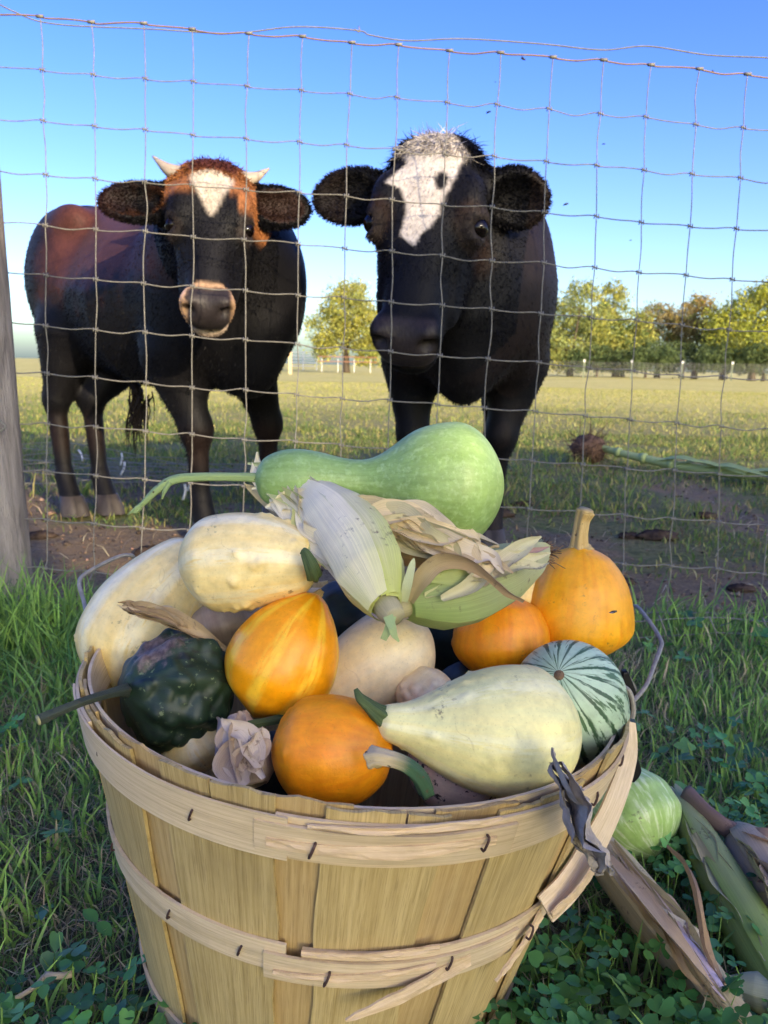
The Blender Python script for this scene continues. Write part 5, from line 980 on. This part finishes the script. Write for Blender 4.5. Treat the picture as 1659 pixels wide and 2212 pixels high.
for q, (dx, W_, sd) in enumerate(((0, [.008, .020, .025, .024, .016, .009, .002], 1), (.004, [.003, .012, .018, .014, .008, .005, .001], 2), (-.004, [.002, .010, .014, .016, .008, .003, .001], 3))):
    v, f, st = ribbon([p+[dx, -.002*q, 0] for p in P_], W_, (.2, -1, .2), 110, 27, .3, [0, .2, -.2, .3, -.2, .3, .1], .012, sd); v = v+np.array([.3, -1, .2])*(.006*(fbm(v[:, 0]*170+sd*5, v[:, 1]*170, v[:, 2]*170, 3)-.45))[:, None]; part('fold', v, f, wl_m, gl_)
# ------------------------------------------------------------------ on the grass to the right of the basket
Yg = .80; k = PX(1, Yg); g_ = gnd(1398, 1915); c_ = np.array([g_[0], g_[1]+.045, 0])
gourd('green_gourd', 'mottled light green gourd lying on the grass behind the basket on the right', c_+[.012, -.032, .028], c_+[-.022, .040, .082], [(0, .034), (.1, .044), (.35, .052), (.65, .050), (.9, .034), (1, .02)], GM['ground'], None, seed=31, lump=.02, group='produce lying on the grass')
def gp(px, py, z): return gnd(px, py, z)
h1 = ear('corn_ear', 'dry tan and purple corn husk bundle lying on the grass beside the basket', gp(1625, 2260, .03), gp(1275, 1812, .05), 0.0175, [(180, 100, 1., 0, .8), (70, 60, 1., .08, .75), (-75, 60, 1.02, .1, .7), (20, 40, .97, .2, .95), (-20, 30, .92, .22, 1.04)], srgb(226, 204, 152), srgb(200, 178, 120), (0, -.5, 1), shank=False, seed=41, group='produce lying on the grass', gb=.2, prof=((0, .4), (.25, .8), (.55, 1), (.8, .9), (1, .5)))
husk_bundle(h1, gp(1290, 1826, .075), gp(1600, 2190, .05), 18, .0075, .014, (.2, -.4, 1), [srgb(230, 208, 158), srgb(246, 236, 204), srgb(206, 178, 128), srgb(226, 204, 186), srgb(214, 200, 144)], 42)
loose_leaf(h1, [gp(1420, 1960, .078), gp(1500, 2050, .066), gp(1560, 2130, .06)], [.002, .009, .003], (.3, -.4, 1), srgb(226, 208, 214), srgb(170, 130, 150), 42, -.5, .002)
loose_leaf(h1, [gp(1290, 1830, .085), gp(1370, 1920, .085), gp(1450, 2020, .08), gp(1540, 2130, .065)], [.004, .010, .009, .002], (.4, -.3, 1), srgb(206, 180, 142), None, 43, .5, .005)
loose_leaf(h1, [gp(1440, 1830, .10), gp(1480, 1880, .11), gp(1502, 1960, .10), gp(1520, 2050, .07), gp(1560, 2130, .05)], [.002, .006, .007, .006, .003], (.6, -.5, .5), srgb(168, 140, 108), None, 44, .8, .004)
h2 = ear('corn_ear', 'long green husked corn ear lying on the grass at the right', gp(1720, 2190, .028), gp(1448, 1704, .055), .0185, [(180, 100, 1., 0, .9), (75, 60, 1., .05, .8), (-75, 55, 1.02, .04, .7), (10, 50, .98, .06, 1.)], srgb(176, 176, 128), srgb(146, 172, 84), (0, -.5, 1), shank=False, seed=45, group='produce lying on the grass', gb=1.15, prof=((0, .8), (.3, 1), (.6, .85), (.85, .55), (1, .25)))
loose_leaf(h2, [gp(1500, 1800, .07), gp(1540, 1880, .055), gp(1570, 1960, .04), gp(1620, 2060, .03)], [.003, .007, .008, .003], (-.6, -.5, .6), srgb(186, 176, 140), srgb(160, 152, 110), 46, .4, .004)
h3 = ear('corn_ear', 'brown stained corn ear with a bent dry shank at the right edge of the photo', gp(1590, 1798, .045), gp(1730, 2010, .04), .024, [(180, 100, 1., 0, .8), (70, 60, 1., .08, .8), (-70, 60, 1.02, .05, .75), (0, 46, .98, .1, .9)], srgb(206, 184, 148), srgb(184, 188, 122), (0, -.5, 1), shank=False, seed=47, group='produce lying on the grass', gb=.3)
husk_bundle(h3, gp(1600, 1806, .06), gp(1720, 1985, .06), 8, .009, .015, (.1, -.4, 1), [srgb(190, 170, 138), srgb(160, 132, 108), srgb(186, 182, 130)], 43)
husk_bundle(h2, gp(1475, 1740, .062), gp(1690, 2120, .045), 5, .007, .012, (-.3, -.4, 1), [srgb(170, 178, 110), srgb(188, 182, 140)], 44)
v, f, s = tube([gp(1482, 1714, .07), gp(1520, 1752, .065), gp(1562, 1784, .06), gp(1594, 1802, .05)], [.009, .0085, .008, .010], 12, n=20, prof=lambda q: 1+.25*np.cos(2*q)); part('shank', v, f, husk_m, h3, True, husk_col(s, srgb(150, 124, 106), srgb(112, 92, 84), lambda a, t: .5+0*t, 48), s)
loose_leaf(h3, [gp(1600, 1800, .06), gp(1650, 1812, .07), gp(1720, 1850, .06)], [.006, .012, .006], (.2, -.5, 1), srgb(172, 140, 112), None, 49, .6, .005)
h4 = ear('corn_ear', 'pale green frayed husk tip at the bottom right corner', gp(1740, 2170, .03), gp(1580, 2130, .02), .012, [(180, 100, 1., 0, .9), (60, 60, 1.05, .3, 1.), (-60, 60, 1.1, .3, .95), (0, 40, 1.15, .3, 1.05)], srgb(206, 210, 164), srgb(168, 190, 116), (0, -.5, 1), shank=False, seed=50, group='produce lying on the grass', gb=.5)
for q in range(5): s0 = gp(1600, 2135+8*q, .03); loose_leaf(h4, [s0, s0+[-.02, -.004*q, .004], s0+[-.045-.004*q, .01-.006*q, -.006]], [.004, .003, .0005], (0, -.4, 1), srgb(204, 212, 158), None, 51+q, .4, .002, None, 'husk_shred', 16)
# smooth black thing half hidden behind the right side of the basket
bm_, nt, b = mat0('black_rubber', .5, .3); setc(nt, b, mixc(nt, noise(nt, objco(nt), 60.), (.004, .004, .005, 1), (.009, .009, .010, 1)))
bo = thing('black_flap', 'smooth black rounded flap half hidden behind the right side of the basket', 'flap', at(1366, 1690, .70))
v, f, s = ribbon([at(1352, 1452, .70), at(1358, 1500, .70), at(1356, 1560, .705), at(1358, 1620, .70), at(1366, 1668, .70), at(1364, 1690, .70)], [.002, .0075, .0045, .0065, .0095, .003], (0, -1, .2), 50, 9, 0, None, 0, 0, .008); part('flap_body', v, f, bm_, bo)
# straw twig in the turf at lower left
tw = thing('straw_twig', 'bent piece of pale straw lying in the clover at lower left', 'straw', gnd(120, 2125)); tm = stemmat('straw', srgb(186, 166, 128), srgb(206, 188, 150))
v, f, s = tube([gp(20, 2165, .03), gp(70, 2135, .034), gp(95, 2110, .036), gp(105, 2104, .037)], .0022, 6, n=12); part('stalk', v, f, tm, tw, st=s)
v, f, s = tube([gp(98, 2106, .037), gp(130, 2108, .038), gp(156, 2104, .038)], .0030, 6, n=8); part('stalk', v, f, tm, tw, st=s)
# flies
fly_m = mat_plain('fly_black', (.012, .012, .014, 1), (.03, .03, .034, 1), 900, .4, .5, 0); wing_m, nt, b = mat0('fly_wing', .3, .4); b.inputs['Base Color'].default_value = (.25, .25, .25, 1); setc(nt, b, mixc(nt, noise(nt, objco(nt), 900.), (.2, .2, .2, 1), (.4, .4, .4, 1)))
def fly(p, d, label, s=.006):
    p = np.asarray(p); d = nrm(d); r = thing('fly', label, 'fly', p, 'flies'); sd = nrm(np.cross(d, [0, .2, 1])); v, f, _ = tube([p-d*s*.5, p-d*s*.1, p+d*s*.25, p+d*s*.36, p+d*s*.55], [.05*s, .2*s, .2*s, .13*s, .14*s], 8, n=12); part('body', v, f, fly_m, r)
    for q in (-1, 1): v, f, _ = ribbon([p+d*s*.2, p-d*s*.2+sd*q*s*.35, p-d*s*.55+sd*q*s*.5], [.04*s, .17*s, .04*s], (0, 0, 1), 8, 3); part('wing', v, f, wing_m, r)
for (px, py, Y_, d, lab, s_) in ((1055, 242, 1.95, (1, 0, .3), 'fly in the air above the black cow between its head and the fence', .010), (1304, 311, 1.9, (1, .2, .1), 'fly in the sky right of the black cow beyond its ear', .007), (1222, 441, 1.8, (1, 0, .3), 'pale fly in the sky beside the black cow ear', .011), (1070, 177, 2.0, (1, 0, -.3), 'tiny fly speck high above the black cow', .004), (1362, 519, 1.9, (1, 0, .2), 'tiny fly speck in the sky beside the cow back', .005), (1540, 156, 1.72, (1, 0, -.4), 'fly sitting on the top wire near the right edge', .009), (1130, 127, 1.70, (1, 0, -.4), 'brown fly sitting on the top wire above the black cow', .010), (1324, 1322, .63, (.8, 0, .2), 'small fly on the large orange pear shaped gourd', .006), (2118/1.507-.1, 2577/1.507, .77, (.8, 0, -.2), 'fly on the green gourd lying on the grass', .008)):
    fly(at(px, py, Y_), d, lab, s_)
